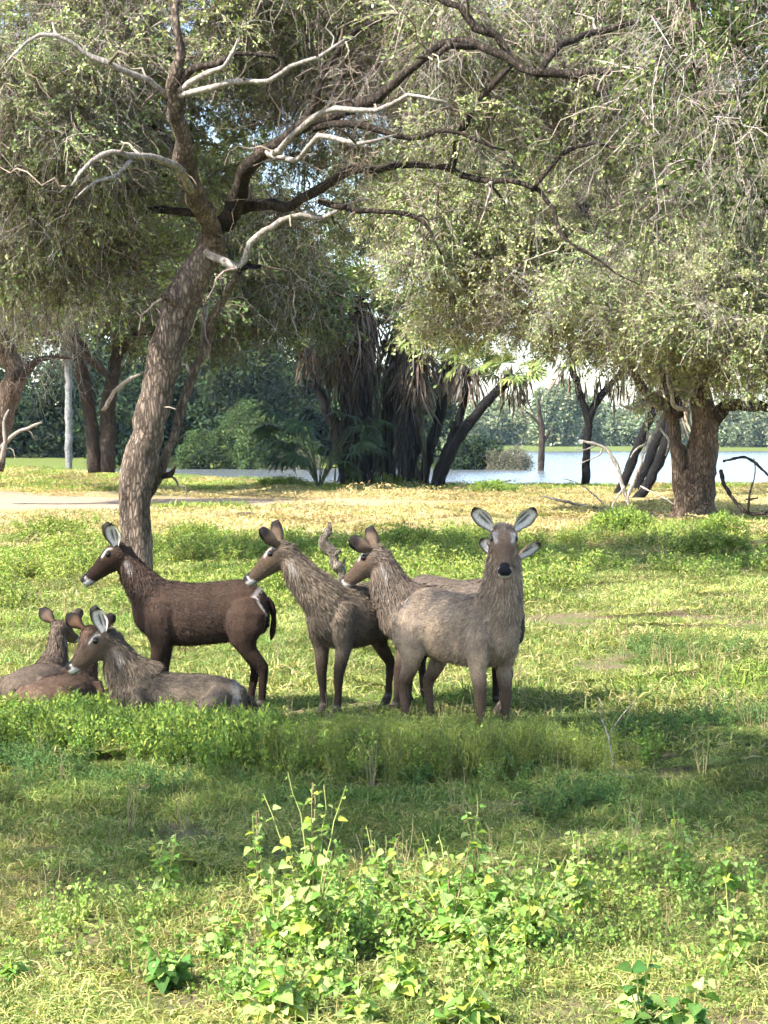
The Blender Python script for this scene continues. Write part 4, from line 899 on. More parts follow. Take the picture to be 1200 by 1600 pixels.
def cover(name, label, x, y, key, protos, seed, smin, smax, hs=None, cat='grass'):
    rng = np.random.default_rng(seed); n = len(x); z = terrain(x, y); rot = np.stack([rng.normal(size=n) * .06, rng.normal(size=n) * .06, rng.uniform(0, 6.28, n)], -1)
    s = rng.uniform(smin, smax, n); sc = np.stack([s, s, s * (1 if hs is None else hs)], -1)
    return tag(scatter(name, np.stack([x, y, z], -1), rot, sc, key, protos, None, seed), label, cat, kind='stuff')

rng = np.random.default_rng(900)
x, y = lattice(.72, 5.6, 12.6, rng); k = (y + 1.6 * (fbm(x, y, 2.0, 31) - .5)) < 11.8
cover('dry_grass', 'short straw-coloured grass in the sunny foreground', x[k], y[k], 't_dry', T_DRY, 1, .9, 1.1)
x, y = lattice(.72, 10.4, 24, rng); v = fbm(x, y, 1.6, 32); k = (y + 2 * (v - .5) > 11.0) & (rng.uniform(size=len(x)) < np.where(y < 16.5, 1, .6))
cover('olive_grass', 'olive green grass in the shade before the animals', x[k], y[k], 't_olive', T_OLIVE, 2, .9, 1.1, hs=np.interp(y[k], [13.2, 14.0, 18, 20], [.9, .36, .36, .8]))
x, y = trapezoid(1300, 6.5, 11.5, rng); k = fbm(x, y, .9, 33) > .60
cover('olive_grass', 'green tufts scattered through the dry foreground grass', x[k], y[k], 'g_olive', G_OLIVE, 3, .6, 1.1)
x, y = lattice(1.4, 15, 46, rng); v = fbm(x, y, 3.5, 34); k = v < .66
cover('meadow_grass', 'short yellow-green grass of the middle ground', x[k], y[k], 't_mid', T_MID, 4, .9, 1.15)
x, y = trapezoid(5200, 17, 60, rng); v = fbm(x, y, 4.0, 35); k = v > np.interp(y, [17, 24, 28, 38, 45, 52], [.62, .56, .47, .49, .62, .75])
cover('lush_grass', 'patches of long fresh green grass in the middle ground', x[k], y[k], 'g_midg', G_MIDGREEN, 5, .7, 1.25)
x, y = lattice(3.1, 40, 112, rng, 10); k = (fbm(x, y, 9, 36) < .70) & ~((x < -4) & (y > 64) & (y < 80)) & ~((x < 6) & (y > 70) & (y < 77))
cover('far_dry_grass', 'pale yellow grass of the far meadow', x[k], y[k], 't_far', T_FAR, 6, .9, 1.15)
x, y = trapezoid(4200, 50, 116, rng, 10); v = fbm(x, y, 8, 37); k = v > np.interp(y, [50, 60, 84, 90, 97, 116], [.62, .72, .72, .58, .34, .25]) - .18 * sstep(-9, -16, x) * sstep(76, 84, y); k &= y < 101 + 40 * sstep(0, -18, x)
cover('bank_grass', 'green tussocks along the lake bank', x[k], y[k], 'g_farg', G_FARGREEN, 7, .5, 1.0)
# herbs: bright leafy clumps in the lit middle ground
x, y = trapezoid(2800, 21, 56, rng); v = fbm(x, y, 5.0, 38); k = v > np.interp(y, [21, 27, 31, 47, 56], [.70, .60, .50, .68, .85])
cover('leafy_weeds', 'bright leafy weeds in the sunlit middle ground', x[k], y[k], 'w_herb', W_HERB, 8, .6, 1.25, cat='weeds')
def patch(spots, n, seed):
    rg = np.random.default_rng(seed); xs_, ys_ = [], []
    for px, py, sx, sy, w in spots:
        c = G(px, py); m = int(n * w); xs_.append(c.x + rg.normal(size=m) * sx); ys_.append(c.y + rg.normal(size=m) * sy)
    return np.concatenate(xs_), np.concatenate(ys_)
def low_by_feet(x, y): return np.interp(y, [13.0, 13.9, 14.6, 16.5], [1.3, .95, .74, .62]) * np.where(x < -.9, 1.45, 1.0)
x, y = patch([(60, 1165, .5, .30, .8), (180, 1172, .5, .25, 1), (300, 1180, .5, .25, 1), (430, 1186, .45, .30, 1), (230, 1155, .5, .2, .5), (80, 1140, .35, .2, .8), (470, 1150, .3, .25, .25), (640, 1205, .5, .25, .5), (860, 1185, .4, .3, .35), (150, 1130, .25, .12, .3)], 110, 41)
cover('green_weeds', 'thick green weeds in front of the resting animals', x, y, 'w_leafy', W_LEAFY, 9, .45, .85, hs=low_by_feet(x, y), cat='weeds')
x, y = patch([(560, 1195, .35, .2, 1), (640, 1200, .4, .2, 1.1), (740, 1212, .35, .18, 1.0), (820, 1205, .3, .2, .7), (500, 1200, .3, .3, .6), (600, 1165, .3, .2, .3), (700, 1165, .35, .12, .5), (790, 1165, .25, .12, .4)], 100, 42)
cover('feathery_weeds', 'feathery yellow-green weeds round the feet of the standing animals', x, y, 'w_feather', W_FEATHER, 10, .45, .85, hs=low_by_feet(x, y), cat='weeds')
x, y = patch([(40, 1200, .35, .25, .7), (230, 1225, .3, .2, .3), (590, 1215, .2, .15, .3), (930, 1270, .25, .2, .5), (960, 1160, .3, .25, .5), (1130, 1130, .4, .3, .6), (1050, 1020, .5, .5, .5), (760, 1230, .3, .2, .2)], 50, 43)
cover('blue_green_weeds', 'low blue-green weeds in the shaded grass', x, y, 'w_blue', W_BLUE, 11, .4, .8, cat='weeds')
x, y = patch([(480, 1480, .30, .5, 1), (700, 1450, .45, .4, 1), (820, 1450, .3, .35, .8), (1050, 1390, .3, .3, .6), (300, 1480, .4, .5, .5), (1000, 1440, .5, .4, .5), (580, 1560, .4, .3, .5), (150, 1450, .5, .5, .4), (1120, 1480, .4, .4, .5), (900, 1540, .4, .3, .4)], 17, 44)
cover('small_weeds', 'small-leaved pale green weeds among the foreground herbs', x, y, 'w_herbs', W_SMALL, 13, .5, 1.1, cat='weeds')
x, y = trapezoid(240, 7.5, 26, rng); cover('dry_stalks', 'thin dry stalks poking up out of the grass', x, y, 'w_stalk', W_DRYSTALK, 12, .4, .9, cat='stalks')

# leafy shrubs round the old tree's foot
def shrub(label, px, py, wpx, hpx, n, seed, key, protos, sc):
    rg = np.random.default_rng(seed); b = G(px, py); k = b.y / FPX; root = empty('leafy_shrub', b); tag(root, label, 'shrub')
    xx = rg.normal(size=n) * wpx * k * .42; yy = rg.normal(size=n) * wpx * k * .25; hh = hpx * k * np.exp(-(xx / (wpx * k * .9)) ** 2)
    pts = np.stack([xx, yy, terrain(b.x + xx, b.y + yy) - b.z - .02], -1); s = hh / .36 * rg.uniform(.6, 1.05, n)
    scatter('foliage', pts, np.stack([rg.normal(size=n) * .15, rg.normal(size=n) * .15, rg.uniform(0, 6.28, n)], -1), np.stack([s * sc, s * sc, s], -1), key, protos, root, seed)['kind'] = 'stuff'
    mb = MB()
    for q in range(7):
        a = rg.uniform(0, 6.28); tip = np.array([math.cos(a) * wpx * k * .4, math.sin(a) * wpx * k * .2, hpx * k * .6]); t = np.linspace(0, 1, 5)[:, None]; tube(mb, tip * t, np.linspace(.012, .004, 5), 4, (.14, .11, .07), 0, cap=False)
    mb.build('stem', [M_TWIG], root); return root
shrub('dense green shrub in the shade left of the old tree foot', 975, 842, 75, 52, 150, 51, 'w_leafy', W_LEAFY, .8)
shrub('low green shrub hugging the right foot of the old tree', 1130, 838, 60, 38, 110, 52, 'w_leafy', W_LEAFY, .8)
shrub('bright lime shrub below the old tree in full sun', 1110, 872, 75, 40, 110, 53, 'w_herb', W_HERB, 1.0)
shrub('bright weedy bush left of the camera-facing antelope head', 640, 862, 60, 36, 80, 54, 'w_herb', W_HERB, 1.0)
shrub('sunlit weedy bush left of the leaning tree foot', 90, 850, 80, 36, 110, 55, 'w_herb', W_HERB, 1.0)
shrub('sunlit weedy bush right of the leaning tree foot', 300, 850, 50, 34, 80, 56, 'w_herb', W_HERB, 1.0)
shrub('dark green scrub at the lake edge left of the palm clump', 440, 764, 60, 22, 70, 57, 'w_leafy', W_LEAFY, 1.6)
shrub('dark green scrub under the palm clump', 600, 762, 90, 22, 90, 58, 'w_leafy', W_LEAFY, 1.6)
shrub('low scrub on the bank right of the palm clump', 770, 770, 50, 22, 60, 59, 'w_leafy', W_LEAFY, 1.6)
shrub('shaded undergrowth beside the gnarled tree at the left edge', 70, 722, 45, 48, 80, 60, 'w_leafy', W_LEAFY, 1.0)

# ------------------------------------------------------------------ the antelopes
def loft(mb, rings, n=16):
    """rings: (centre, side radius, up radius, down radius or None); closed tube with elliptical sections"""
    c = np.array([r[0] for r in rings], float); m = len(c)
    tan = unit(np.gradient(c, axis=0)); ang = np.arange(n) / n * 2 * math.pi; V = []
    for i in range(m):
        ref = np.array(rings[i][4]) if len(rings[i]) > 4 else np.array([0, 0, 1.0])
        s = np.cross(ref, tan[i]); s = s / (np.linalg.norm(s) + 1e-9) if np.linalg.norm(s) > .05 else np.array([0, 1.0, 0])
        u = np.cross(tan[i], s); w, hu = rings[i][1], rings[i][2]; hd = rings[i][3] if len(rings[i]) > 3 and rings[i][3] else hu
        cs, sn = np.cos(ang), np.sin(ang); V.append(c[i] + (cs * w)[:, None] * s + (np.where(sn > 0, sn * hu, sn * hd))[:, None] * u)
    V = np.concatenate(V + [c[:1], c[-1:]])
    i = np.arange(m - 1)[:, None] * n; j = np.arange(n)[None, :]; j2 = (j + 1) % n
    Q = np.stack([i + j, i + j2, i + n + j2, i + n + j], -1).reshape(-1, 4); jj = np.arange(n); k2 = (jj + 1) % n
    T = np.concatenate([np.stack([k2, jj, np.full(n, m * n)], -1), np.stack([(m - 1) * n + jj, (m - 1) * n + k2, np.full(n, m * n + 1)], -1)])
    mb.add(V, T, Q)

def fuse(mb, voxel=.013, smooth=5):
    """one continuous skin over the lofted masses"""
    o = obj('body', mb.mesh('raw', []), link=True)
    md = o.modifiers.new('r', 'REMESH'); md.mode = 'VOXEL'; md.voxel_size = voxel
    ms = o.modifiers.new('s', 'SMOOTH'); ms.factor = .5; ms.iterations = smooth
    dg = bpy.context.evaluated_depsgraph_get(); ev = o.evaluated_get(dg); me = bpy.data.meshes.new_from_object(ev, depsgraph=dg)
    old = o.data; bpy.data.objects.remove(o); bpy.data.meshes.remove(old); return me

def ear_mesh(coat, tip, inner):
    """cupped, rounded ear: grows along +Z, opens towards +X; outer skin, pale inside with dark streaks, black rim"""
    nu, nv = 13, 9; L, Wd = .225, .072; V, C = [], []
    for layer in (0, 1):
        for i in range(nu):
            u = i / (nu - 1); w = Wd * ((.42 + .58 * float(sstep(0, .5, u))) if u < .55 else math.sqrt(max(.012, 1 - ((u - .55) / .452) ** 2)))
            for j in range(nv):
                v = j / (nv - 1) * 2 - 1; cup = .055 * (v * v) * (1 - .35 * u); z = u * L; yy = v * w
                V.append((cup - .012 + (.004 if layer else -.004) * (1 - abs(v)) + .03 * u * u, yy, z))
                rim = max(abs(v) ** 3, sstep(.80, .97, u))
                if layer: 
                    c = np.array(inner); st = max(math.exp(-((v + .35 - .2 * u) / .13) ** 2), math.exp(-((v - .3 + .15 * u) / .12) ** 2)) * sstep(.12, .3, u) * (1 - sstep(.62, .80, u)); c = c * (1 - .93 * st)
                    c = c * (1 - sstep(.42, .85, rim)) + np.array(tip) * sstep(.42, .85, rim)
                else: c = np.array(coat) * (1 - sstep(.50, .78, u)) + np.array(tip) * sstep(.50, .78, u)
                C.append(c)
    Q = []; n1 = nu * nv
    for i in range(nu - 1):
        for j in range(nv - 1):
            a = i * nv + j; Q.append((a, a + 1, a + nv + 1, a + nv)); a += n1; Q.append((a, a + nv, a + nv + 1, a + 1))
    for i in range(nu - 1):
        for j in (0, nv - 1): a = i * nv + j; Q.append((a, a + nv, a + nv + n1, a + n1))
    return mesh_np('ear', V, quads=Q, cols=np.array(C), mats=[M_SKIN], smooth=True)

def sphere_mesh(r, mat, name='eye'):
    mb = MB(); t = np.linspace(-math.pi / 2, math.pi / 2, 8); tube(mb, np.stack([t * 0, t * 0, np.sin(t) * r], -1), np.cos(t) * r + 1e-5, 12, (1, 1, 1)); return mb.mesh(name, [mat])
XREF = (1.0, 0, 0); YREF = (0, 1.0, 0)
EYE = sphere_mesh(.027, M_EYE)

def bez(a, b, c, d, n):
    t = np.linspace(0, 1, n)[:, None]; return a * (1 - t) ** 3 + 3 * b * t * (1 - t) ** 2 + 3 * c * t * t * (1 - t) + d * t ** 3

def antelope(label, loc, yaw, coat, poll, hdir, scale=1.0, lying=False, ears=None, shag=1.0, seed=0, gaunt=1.0, legs=None, headroll=0.0, nfur=38000, facecol=None, hs=1.2, nb=1.0):
    """local frame: +X forward, +Z up. poll: top of the neck (local); hdir: direction of the face (world)"""
    rg = np.random.default_rng(seed); yaw = R(yaw); cy_, sy_ = math.cos(yaw), math.sin(yaw)
    root = empty('waterbuck', loc, yaw, scale); tag(root, label, 'antelope', 'antelopes resting and standing in the tree shade')
    h = np.array(hdir, float); h = unit(np.array([h[0] * cy_ + h[1] * sy_, -h[0] * sy_ + h[1] * cy_, h[2]]))          # into the local frame
    poll = np.array(poll, float); A = np.array
    mb = MB(); parts = {}
    def piece(nm, rings, n=16):
        if 'leg' in nm: rings = [(r[0], r[1] * 1.16 if r[1] < .05 else r[1], r[2] * 1.16 if r[2] < .06 else r[2], None, r[4]) for r in rings]
        loft(mb, rings, n); parts.setdefault(nm, []).append((np.array([r[0] for r in rings]), np.array([(r[1] + r[2]) / 2 for r in rings])))
    g = gaunt
    if not lying:
        tr = [(-.56, .93, .05, .06, .07), (-.525, .925, .115, .15, .20), (-.46, .905, .165, .225, .27), (-.36, .885, .195, .26, .30), (-.22, .86, .212, .27, .295), (-.05, .84, .228, .275, .295), (.12, .825, .228, .28, .295),
              (.27, .83, .212, .295, .295), (.38, .845, .185, .28, .275), (.48, .85, .15, .225, .24), (.56, .84, .105, .15, .18), (.61, .83, .05, .07, .09)]
        piece('trunk', [((x, 0, z + .012), w * g * .93, hu, hd * .90) for x, z, w, hu, hd in tr], 20); base = A([.36, 0, .90])
    else:
        tr = [(-.56, .20, .05, .05, .05), (-.52, .205, .14, .12, .13), (-.44, .215, .20, .165, .20), (-.32, .225, .235, .19, .22), (-.15, .235, .25, .195, .23), (.02, .24, .25, .19, .24), (.18, .25, .235, .19, .25),
              (.32, .26, .21, .19, .25), (.42, .27, .17, .16, .23), (.50, .27, .12, .11, .18), (.55, .26, .05, .06, .08)]
        piece('trunk', [((x, 0, z), w, hu, hd) for x, z, w, hu, hd in tr], 20); base = A([.32, 0, .33])
    # neck
    e = poll - h * .02; mid1 = base + A([.16, 0, .18]) * (1 if not lying else .8); mid2 = e - unit(e - base) * .16 + A([.02, 0, -.06])
    nk = bez(base, mid1, mid2, e, 9); k = np.linspace(0, 1, 9)
    wN = np.interp(k, [0, .2, .5, .8, 1], [.150, .125, .094, .080, .074]); hN = np.interp(k, [0, .2, .5, .8, 1], [.245, .185, .132, .100, .086]) * (1 if not lying else .92)
    bulk = (1 + .16 * max(0, shag - .8) / .5) * nb; wN = wN * bulk; hN = hN * bulk
    piece('neck', [(nk[i], wN[i], hN[i], None, (-1.0, 0, .3)) for i in range(9)])
    # head: s along the face, up is the crown side
    up0 = A([0, 0, 1.0]); sd = unit(np.cross(up0, h)); up = np.cross(h, sd)
    if headroll: sd, up = sd * math.cos(headroll) + up * math.sin(headroll), up * math.cos(headroll) - sd * math.sin(headroll)
    HS = hs; H = lambda s, u, w: poll + (h * s * .86 + up * u + sd * w) * HS
    hr = [(-.065, -.01, .03, .03, .03), (-.045, -.01, .062, .055, .06), (0.0, -.005, .080, .066, .085), (.05, -.008, .086, .072, .110), (.10, -.014, .083, .070, .108), (.15, -.022, .074, .062, .096), (.20, -.032, .059, .054, .082),
          (.25, -.042, .049, .048, .068), (.30, -.050, .045, .044, .058), (.345, -.055, .047, .044, .056), (.375, -.059, .046, .042, .051), (.397, -.064, .036, .032, .039)]
    piece('head', [(H(s, u, 0), w * HS, a * HS, b * HS, tuple(up)) for s, u, w, a, b in hr])
    for sg in (-1, 1):                                # brow ridges and nostril wings
        piece('head', [(H(.045, .035, sg * .055), .023, .023), (H(.08, .035, sg * .062), .028, .026), (H(.115, .02, sg * .058), .021, .021)], 8)
        piece('head', [(H(.355, -.045, sg * .028), .016, .016), (H(.375, -.047, sg * .030), .018, .018), (H(.392, -.062, sg * .024), .008, .008)], 8)
    # legs
    lg = legs or {}
    for sg in (-1, 1):
        if not lying:
            o1 = lg.get('f' + ('l' if sg > 0 else 'r'), 0.0); o2 = lg.get('h' + ('l' if sg > 0 else 'r'), 0.0)
            piece('fleg', [((.34, sg * .13, .98), .06, .10, None, XREF), ((.37, sg * .150, .84), .075, .135, None, XREF), ((.37 + o1 * .1, sg * .150, .70), .070, .115, None, XREF), ((.36 + o1 * .2, sg * .14, .58), .056, .078, None, XREF), ((.375 + o1 * .4, sg * .13, .48), .044, .055, None, XREF), ((.39 + o1 * .6, sg * .125, .38), .039, .042, None, XREF),
                           ((.39 + o1 * .65, sg * .122, .33), .036, .038, None, XREF), ((.385 + o1 * .8, sg * .12, .22), .026, .030, None, XREF), ((.385 + o1 * .9, sg * .118, .12), .027, .030, None, XREF), ((.39 + o1, sg * .118, .085), .033, .036, None, XREF), ((.415 + o1, sg * .118, .045), .032, .036, None, XREF), ((.43 + o1, sg * .118, .005), .036, .044, None, XREF), ((.43 + o1, sg * .118, -.02), .03, .04, None, XREF)], 10)
            piece('hleg', [((-.36, sg * .12, .98), .07, .12, None, XREF), ((-.38, sg * .155, .86), .088, .185, None, XREF), ((-.36 + o2 * .1, sg * .165, .74), .085, .170, None, XREF), ((-.345 + o2 * .2, sg * .155, .635), .070, .125, None, XREF), ((-.375 + o2 * .4, sg * .14, .54), .052, .078, None, XREF), ((-.43 + o2 * .6, sg * .13, .46), .041, .055, None, XREF), ((-.475 + o2 * .7, sg * .125, .40), .036, .048, None, XREF),
                           ((-.475 + o2 * .8, sg * .122, .33), .031, .038, None, XREF), ((-.46 + o2 * .9, sg * .12, .22), .027, .031, None, XREF), ((-.45 + o2, sg * .118, .12), .027, .031, None, XREF), ((-.44 + o2, sg * .118, .085), .033, .036, None, XREF), ((-.41 + o2, sg * .118, .045), .032, .036, None, XREF), ((-.395 + o2, sg * .118, .005), .036, .044, None, XREF), ((-.395 + o2, sg * .118, -.02), .03, .04, None, XREF)], 10)
        else:
            piece('fleg', [((.30, sg * .15, .30), .08, .12, None, YREF), ((.28, sg * .21, .19), .07, .11, None, YREF), ((.30, sg * .24, .10), .055, .065, None, YREF), ((.42, sg * .24, .065), .045, .05, None, YREF), ((.55, sg * .22, .055), .04, .042, None, YREF), ((.57, sg * .20, .045), .035, .036, None, YREF), ((.50, sg * .19, .035), .03, .03, None, YREF), ((.34, sg * .18, .03), .028, .028, None, YREF), ((.24, sg * .18, .03), .03, .03, None, YREF)], 10)
            piece('hleg', [((-.36, sg * .13, .27), .11, .13, None, YREF), ((-.30, sg * .22, .20), .10, .15, None, YREF), ((-.16, sg * .27, .14), .07, .11, None, YREF), ((-.10, sg * .29, .09), .055, .07, None, YREF), ((-.22, sg * .30, .06), .045, .05, None, YREF), ((-.42, sg * .27, .05), .04, .042, None, YREF), ((-.46, sg * .25, .04), .034, .034, None, YREF), ((-.34, sg * .24, .03), .03, .03, None, YREF), ((-.20, sg * .24, .03), .03, .03, None, YREF)], 10)
    me = fuse(mb); nv = len(me.vertices); V = np.zeros(nv * 3, np.float32); me.vertices.foreach_get('co', V); V = V.reshape(-1, 3).astype(float)
    Nn = np.zeros(nv * 3, np.float32); me.vertices.foreach_get('normal', Nn); Nn = Nn.reshape(-1, 3).astype(float)
    # which mass each vertex belongs to
    names = ['trunk', 'neck', 'head', 'fleg', 'hleg']; best = np.full((5, nv), 9.0)
    for q, nm in enumerate(names):
        for c, r in parts[nm]:
            for s in range(len(c)):
                best[q] = np.minimum(best[q], np.linalg.norm(V - c[s], axis=1) / (r[s] + .02))
    reg = best.argmin(0); wgt = np.exp(-best * 3.5); wgt /= wgt.sum(0)
    coat = A(coat); dark = coat * A([.32, .28, .26]); lum = coat.mean()
    white = A([.50, .465, .425]); z = V[:, 2]; C = np.tile(coat, (nv, 1)) * (1 + .5 * (vnoise(V[:, 0] * 1 + 3, V[:, 2] + V[:, 1] * .7 + 3, .13, seed) - .5) + .35 * (vnoise(V[:, 0] + 9, V[:, 2] + V[:, 1] + 9, .035, seed) - .5))[:, None]
    def lay(mask, col): 
        nonlocal C; mask = np.clip(mask, 0, 1)[:, None]; C = C * (1 - mask) + np.asarray(col) * mask
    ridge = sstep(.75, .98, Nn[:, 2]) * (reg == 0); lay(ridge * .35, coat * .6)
    if not lying:
        lay((wgt[3] + wgt[4] > .4) * sstep(.62, .40, z), dark); lay(sstep(.085, .06, z), A([.05, .04, .035])); lay(np.exp(-((z - .105) / .012) ** 2) * .2, white * .7)
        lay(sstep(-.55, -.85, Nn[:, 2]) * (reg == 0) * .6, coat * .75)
        rr = np.sqrt(V[:, 1] ** 2 + ((V[:, 2] - .87) * .85) ** 2); ring = sstep(.162, .170, rr) * (1 - sstep(.180, .188, rr)) * sstep(-.40, -.46, V[:, 0]) * sstep(.60, .66, z); lay(ring * .5, white)
    else:
        rr = np.sqrt(V[:, 1] ** 2 + ((V[:, 2] - .20)) ** 2); ring = sstep(.14, .155, rr) * (1 - sstep(.185, .20, rr)) * sstep(-.42, -.47, V[:, 0]); lay(ring * (.4 if scale > .9 else 0), white * .8)
        fl = np.exp(-((V[:, 0] + .06) / .05) ** 2) * sstep(.22, .16, z) * sstep(.18, .24, np.abs(V[:, 1])); lay(fl * .8, white * .8)
    d = V - poll; s = d @ h / HS / .86; u = d @ up / HS; w = d @ sd / HS; hm = (best[2] < 1.5) & (s > -.03); hf = hm.astype(float)
    fc = A(facecol) if facecol is not None else coat * A([.70, .60, .54])
    lay(hf * sstep(-.03, .08, s) * .8, fc); lay(hf * sstep(.10, .2, s) * sstep(.0, .03, u + .25 * (s - .1) + .02) * .7, fc * .55)          # dark bridge of the nose
    lay(hf * sstep(-.04, -.07, u + s * .12) * sstep(.02, .07, s) * .7, coat * 1.15)
    brow = np.exp(-((u - (.050 - .35 * np.abs(s - .075))) / .0075) ** 2) * sstep(.025, .045, s) * (1 - sstep(.135, .16, s)) * sstep(.034, .046, np.abs(w)) * (1 - sstep(.066, .076, np.abs(w)) * .7); lay(hf * brow * .8, white)
    lay(hf * np.exp(-(((s - .085) / .028) ** 2 + ((u - .018) / .017) ** 2)) * sstep(.04, .055, np.abs(w)) * .9, A([.02, .016, .013]))
    muz = sstep(.318, .338, s + .9 * np.clip(-u - .070, -.02, .1)) * .85; lay(hf * muz, white * 1.1)
    nose = sstep(.326, .340, s + .35 * (u + .05)) * sstep(-.070, -.061, u) * sstep(.039, .031, np.abs(w) + .45 * np.clip(-.05 - u, 0, .05)); nose = np.maximum(nose, sstep(.350, .362, s) * sstep(-.064, -.054, u)); lay(hf * nose, A([.012, .011, .012]))
    lay(hf * np.exp(-((u + .098) / .006) ** 2) * sstep(.29, .31, s) * .85, A([.03, .025, .022]))
    thr = np.exp(-(((s - .005) / .020) ** 2)) * sstep(-.06, -.085, u) * (best[2] < 1.9); lay(thr * .38, white * .8)
    ca = me.color_attributes.new('Col', 'FLOAT_COLOR', 'POINT'); c4 = np.ones((nv, 4), np.float32); c4[:, :3] = np.clip(C, 0, 1); ca.data.foreach_set('color', c4.ravel())
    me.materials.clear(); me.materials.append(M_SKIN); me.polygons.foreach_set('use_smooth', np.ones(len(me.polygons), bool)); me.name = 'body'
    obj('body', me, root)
    # coat: short hair lying back along the trunk, a long shaggy ruff on the neck
    me.calc_loop_triangles(); nt_ = len(me.loop_triangles); T = np.zeros(nt_ * 3, np.int32); me.loop_triangles.foreach_get('vertices', T); T = T.reshape(-1, 3)
    ar = np.linalg.norm(np.cross(V[T[:, 1]] - V[T[:, 0]], V[T[:, 2]] - V[T[:, 0]]), axis=1)
    tw = np.array([1.0, 1.5, 1.3, .7, .7]); pr = ar * tw[reg[T[:, 0]]]; pr /= pr.sum(); tr_ = rg.choice(nt_, nfur, p=pr)
    bc = rg.dirichlet((1, 1, 1), nfur)[:, :, None]; pos = (V[T[tr_]] * bc).sum(1); nor = unit((Nn[T[tr_]] * bc).sum(1)); col = (C[T[tr_]] * bc).sum(1); wv = (wgt[:, T[tr_]].transpose(1, 2, 0) * bc).sum(1)
    ndir = unit(base - poll); down = A([0, 0, -1.0])
    flow = wv[:, :1] * unit(A([-1, 0, -.45])) + wv[:, 1:2] * unit(ndir + down * .7) + wv[:, 2:3] * (-h) + (wv[:, 3:4] + wv[:, 4:5]) * down
    ln = wv @ np.array([.032, .060 * shag + .012, .011, .018, .02]); s2 = (pos - poll) @ h / HS / .86; hd_ = (wv[:, 2] > .42) & (s2 > .0); ln = np.where(hd_ & (s2 > .05), np.minimum(ln, .010), ln); ln = ln * rg.uniform(.6, 1.35, nfur)
    keep = ~(hd_ & (s2 > .32)); pos, nor, col, flow, ln, wv = pos[keep], nor[keep], col[keep], flow[keep], ln[keep], wv[keep]; n = len(pos)
    tang = unit(flow - nor * (flow * nor).sum(1, keepdims=True)); lift = (.30 + .22 * wv[:, 1:2]) * rg.uniform(.5, 1.4, (n, 1)); d1 = unit(tang + nor * lift + rg.normal(size=(n, 3)) * .13); d2 = unit(d1 + down * .35 + tang * .3 + rg.normal(size=(n, 3)) * .12)
    wd = (.0020 + .0016 * wv[:, 1:2]) * rg.uniform(.7, 1.3, (n, 1)); side = unit(np.cross(nor, d1) + rg.normal(size=(n, 3)) * .35)
    p0 = pos - nor * .003; p1 = p0 + d1 * ln[:, None] * .55; p2 = p1 + d2 * ln[:, None] * .5
    FV = np.stack([p0 - side * wd, p0 + side * wd, p1 + side * wd * .8, p1 - side * wd * .8, p2], 1).reshape(-1, 3); i = np.arange(n) * 5
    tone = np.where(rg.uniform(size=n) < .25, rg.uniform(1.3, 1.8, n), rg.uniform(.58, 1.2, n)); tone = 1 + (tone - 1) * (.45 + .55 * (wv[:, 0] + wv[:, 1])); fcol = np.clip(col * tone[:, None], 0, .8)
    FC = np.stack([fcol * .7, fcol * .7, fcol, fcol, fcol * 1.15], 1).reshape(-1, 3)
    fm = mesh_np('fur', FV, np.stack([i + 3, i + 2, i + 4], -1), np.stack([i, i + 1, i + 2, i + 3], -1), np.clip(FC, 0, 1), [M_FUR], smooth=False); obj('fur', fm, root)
    # eyes, ears, tail
    for sg in (-1, 1):
        o = obj('eye', EYE, root); o.location = H(.088, .020, sg * .069)
    ears = ears or [(-.1, .75, .75, .8, .0, .5)] * 2          # (back, up, out) direction and (fwd, up, out) opening, in head axes
    em = ear_mesh(coat * A([.95, .85, .78]), (.018, .014, .013), (.66, .62, .58))
    for sg, (ex, eu, eo, fx, fu, fo) in zip((-1, 1), ears):
        zz = unit(h * ex + up * eu + sd * sg * eo); xx = h * fx + up * fu + sd * sg * fo; xx = unit(xx - zz * np.dot(xx, zz)); yy = np.cross(zz, xx)
        o = obj('ear', em, root); o.matrix_local = Matrix.Translation(H(-.012, .035, sg * .058)) @ Matrix(np.stack([xx, yy, zz], 1).tolist()).to_4x4()
    tm = MB(); tb = A([-.545, 0, .985]) if not lying else A([-.56, 0, .24]); tl = [tb, tb + A([-.045, 0, -.06]), tb + A([-.06, .0, -.18]), tb + A([-.05, .01, -.30]), tb + A([-.035, .012, -.36])]
    if lying: tl = [tb, tb + A([-.05, -.02, -.06]), tb + A([-.07, -.06, -.13]), tb + A([-.06, -.12, -.17]), tb + A([-.03, -.17, -.18])]
    tp, tr2 = smooth_path(tl, [.028, .026, .022, .026, .006], .03); tube(tm, tp, tr2, 8, coat * .5, 0, .15); tm.build('tail', [M_SKIN], root)
    return root

BROWN = (0.036, 0.021, 0.014); GREY = (0.108, 0.082, 0.058); GREY2 = (0.255, 0.190, 0.134); RED = (0.090, 0.056, 0.037)
SIDE_EARS = [(-.35, .9, .25, .5, .0, .9), (-.25, .9, .35, .6, .0, .8)]
BACK_EARS = [(-.55, .75, .55, .2, .1, 1.0), (-.55, .75, .55, .2, .1, 1.0)]
def feet(px, py): return G(px, py)
# 1 dark brown, standing, facing left
antelope('dark chestnut-brown antelope standing sideways in front of the leaning tree', feet(319, 1112), 180, BROWN, (.735, .02, 1.405), (-.80, -.12, -.52), 1.0, seed=1, shag=.7,
         ears=[(-.25, .95, .25, .6, 0, .8), (-.35, .9, .35, .4, 0, 1)], legs={'fr': -.05, 'fl': .03, 'hl': -.06, 'hr': .05}, gaunt=.95)
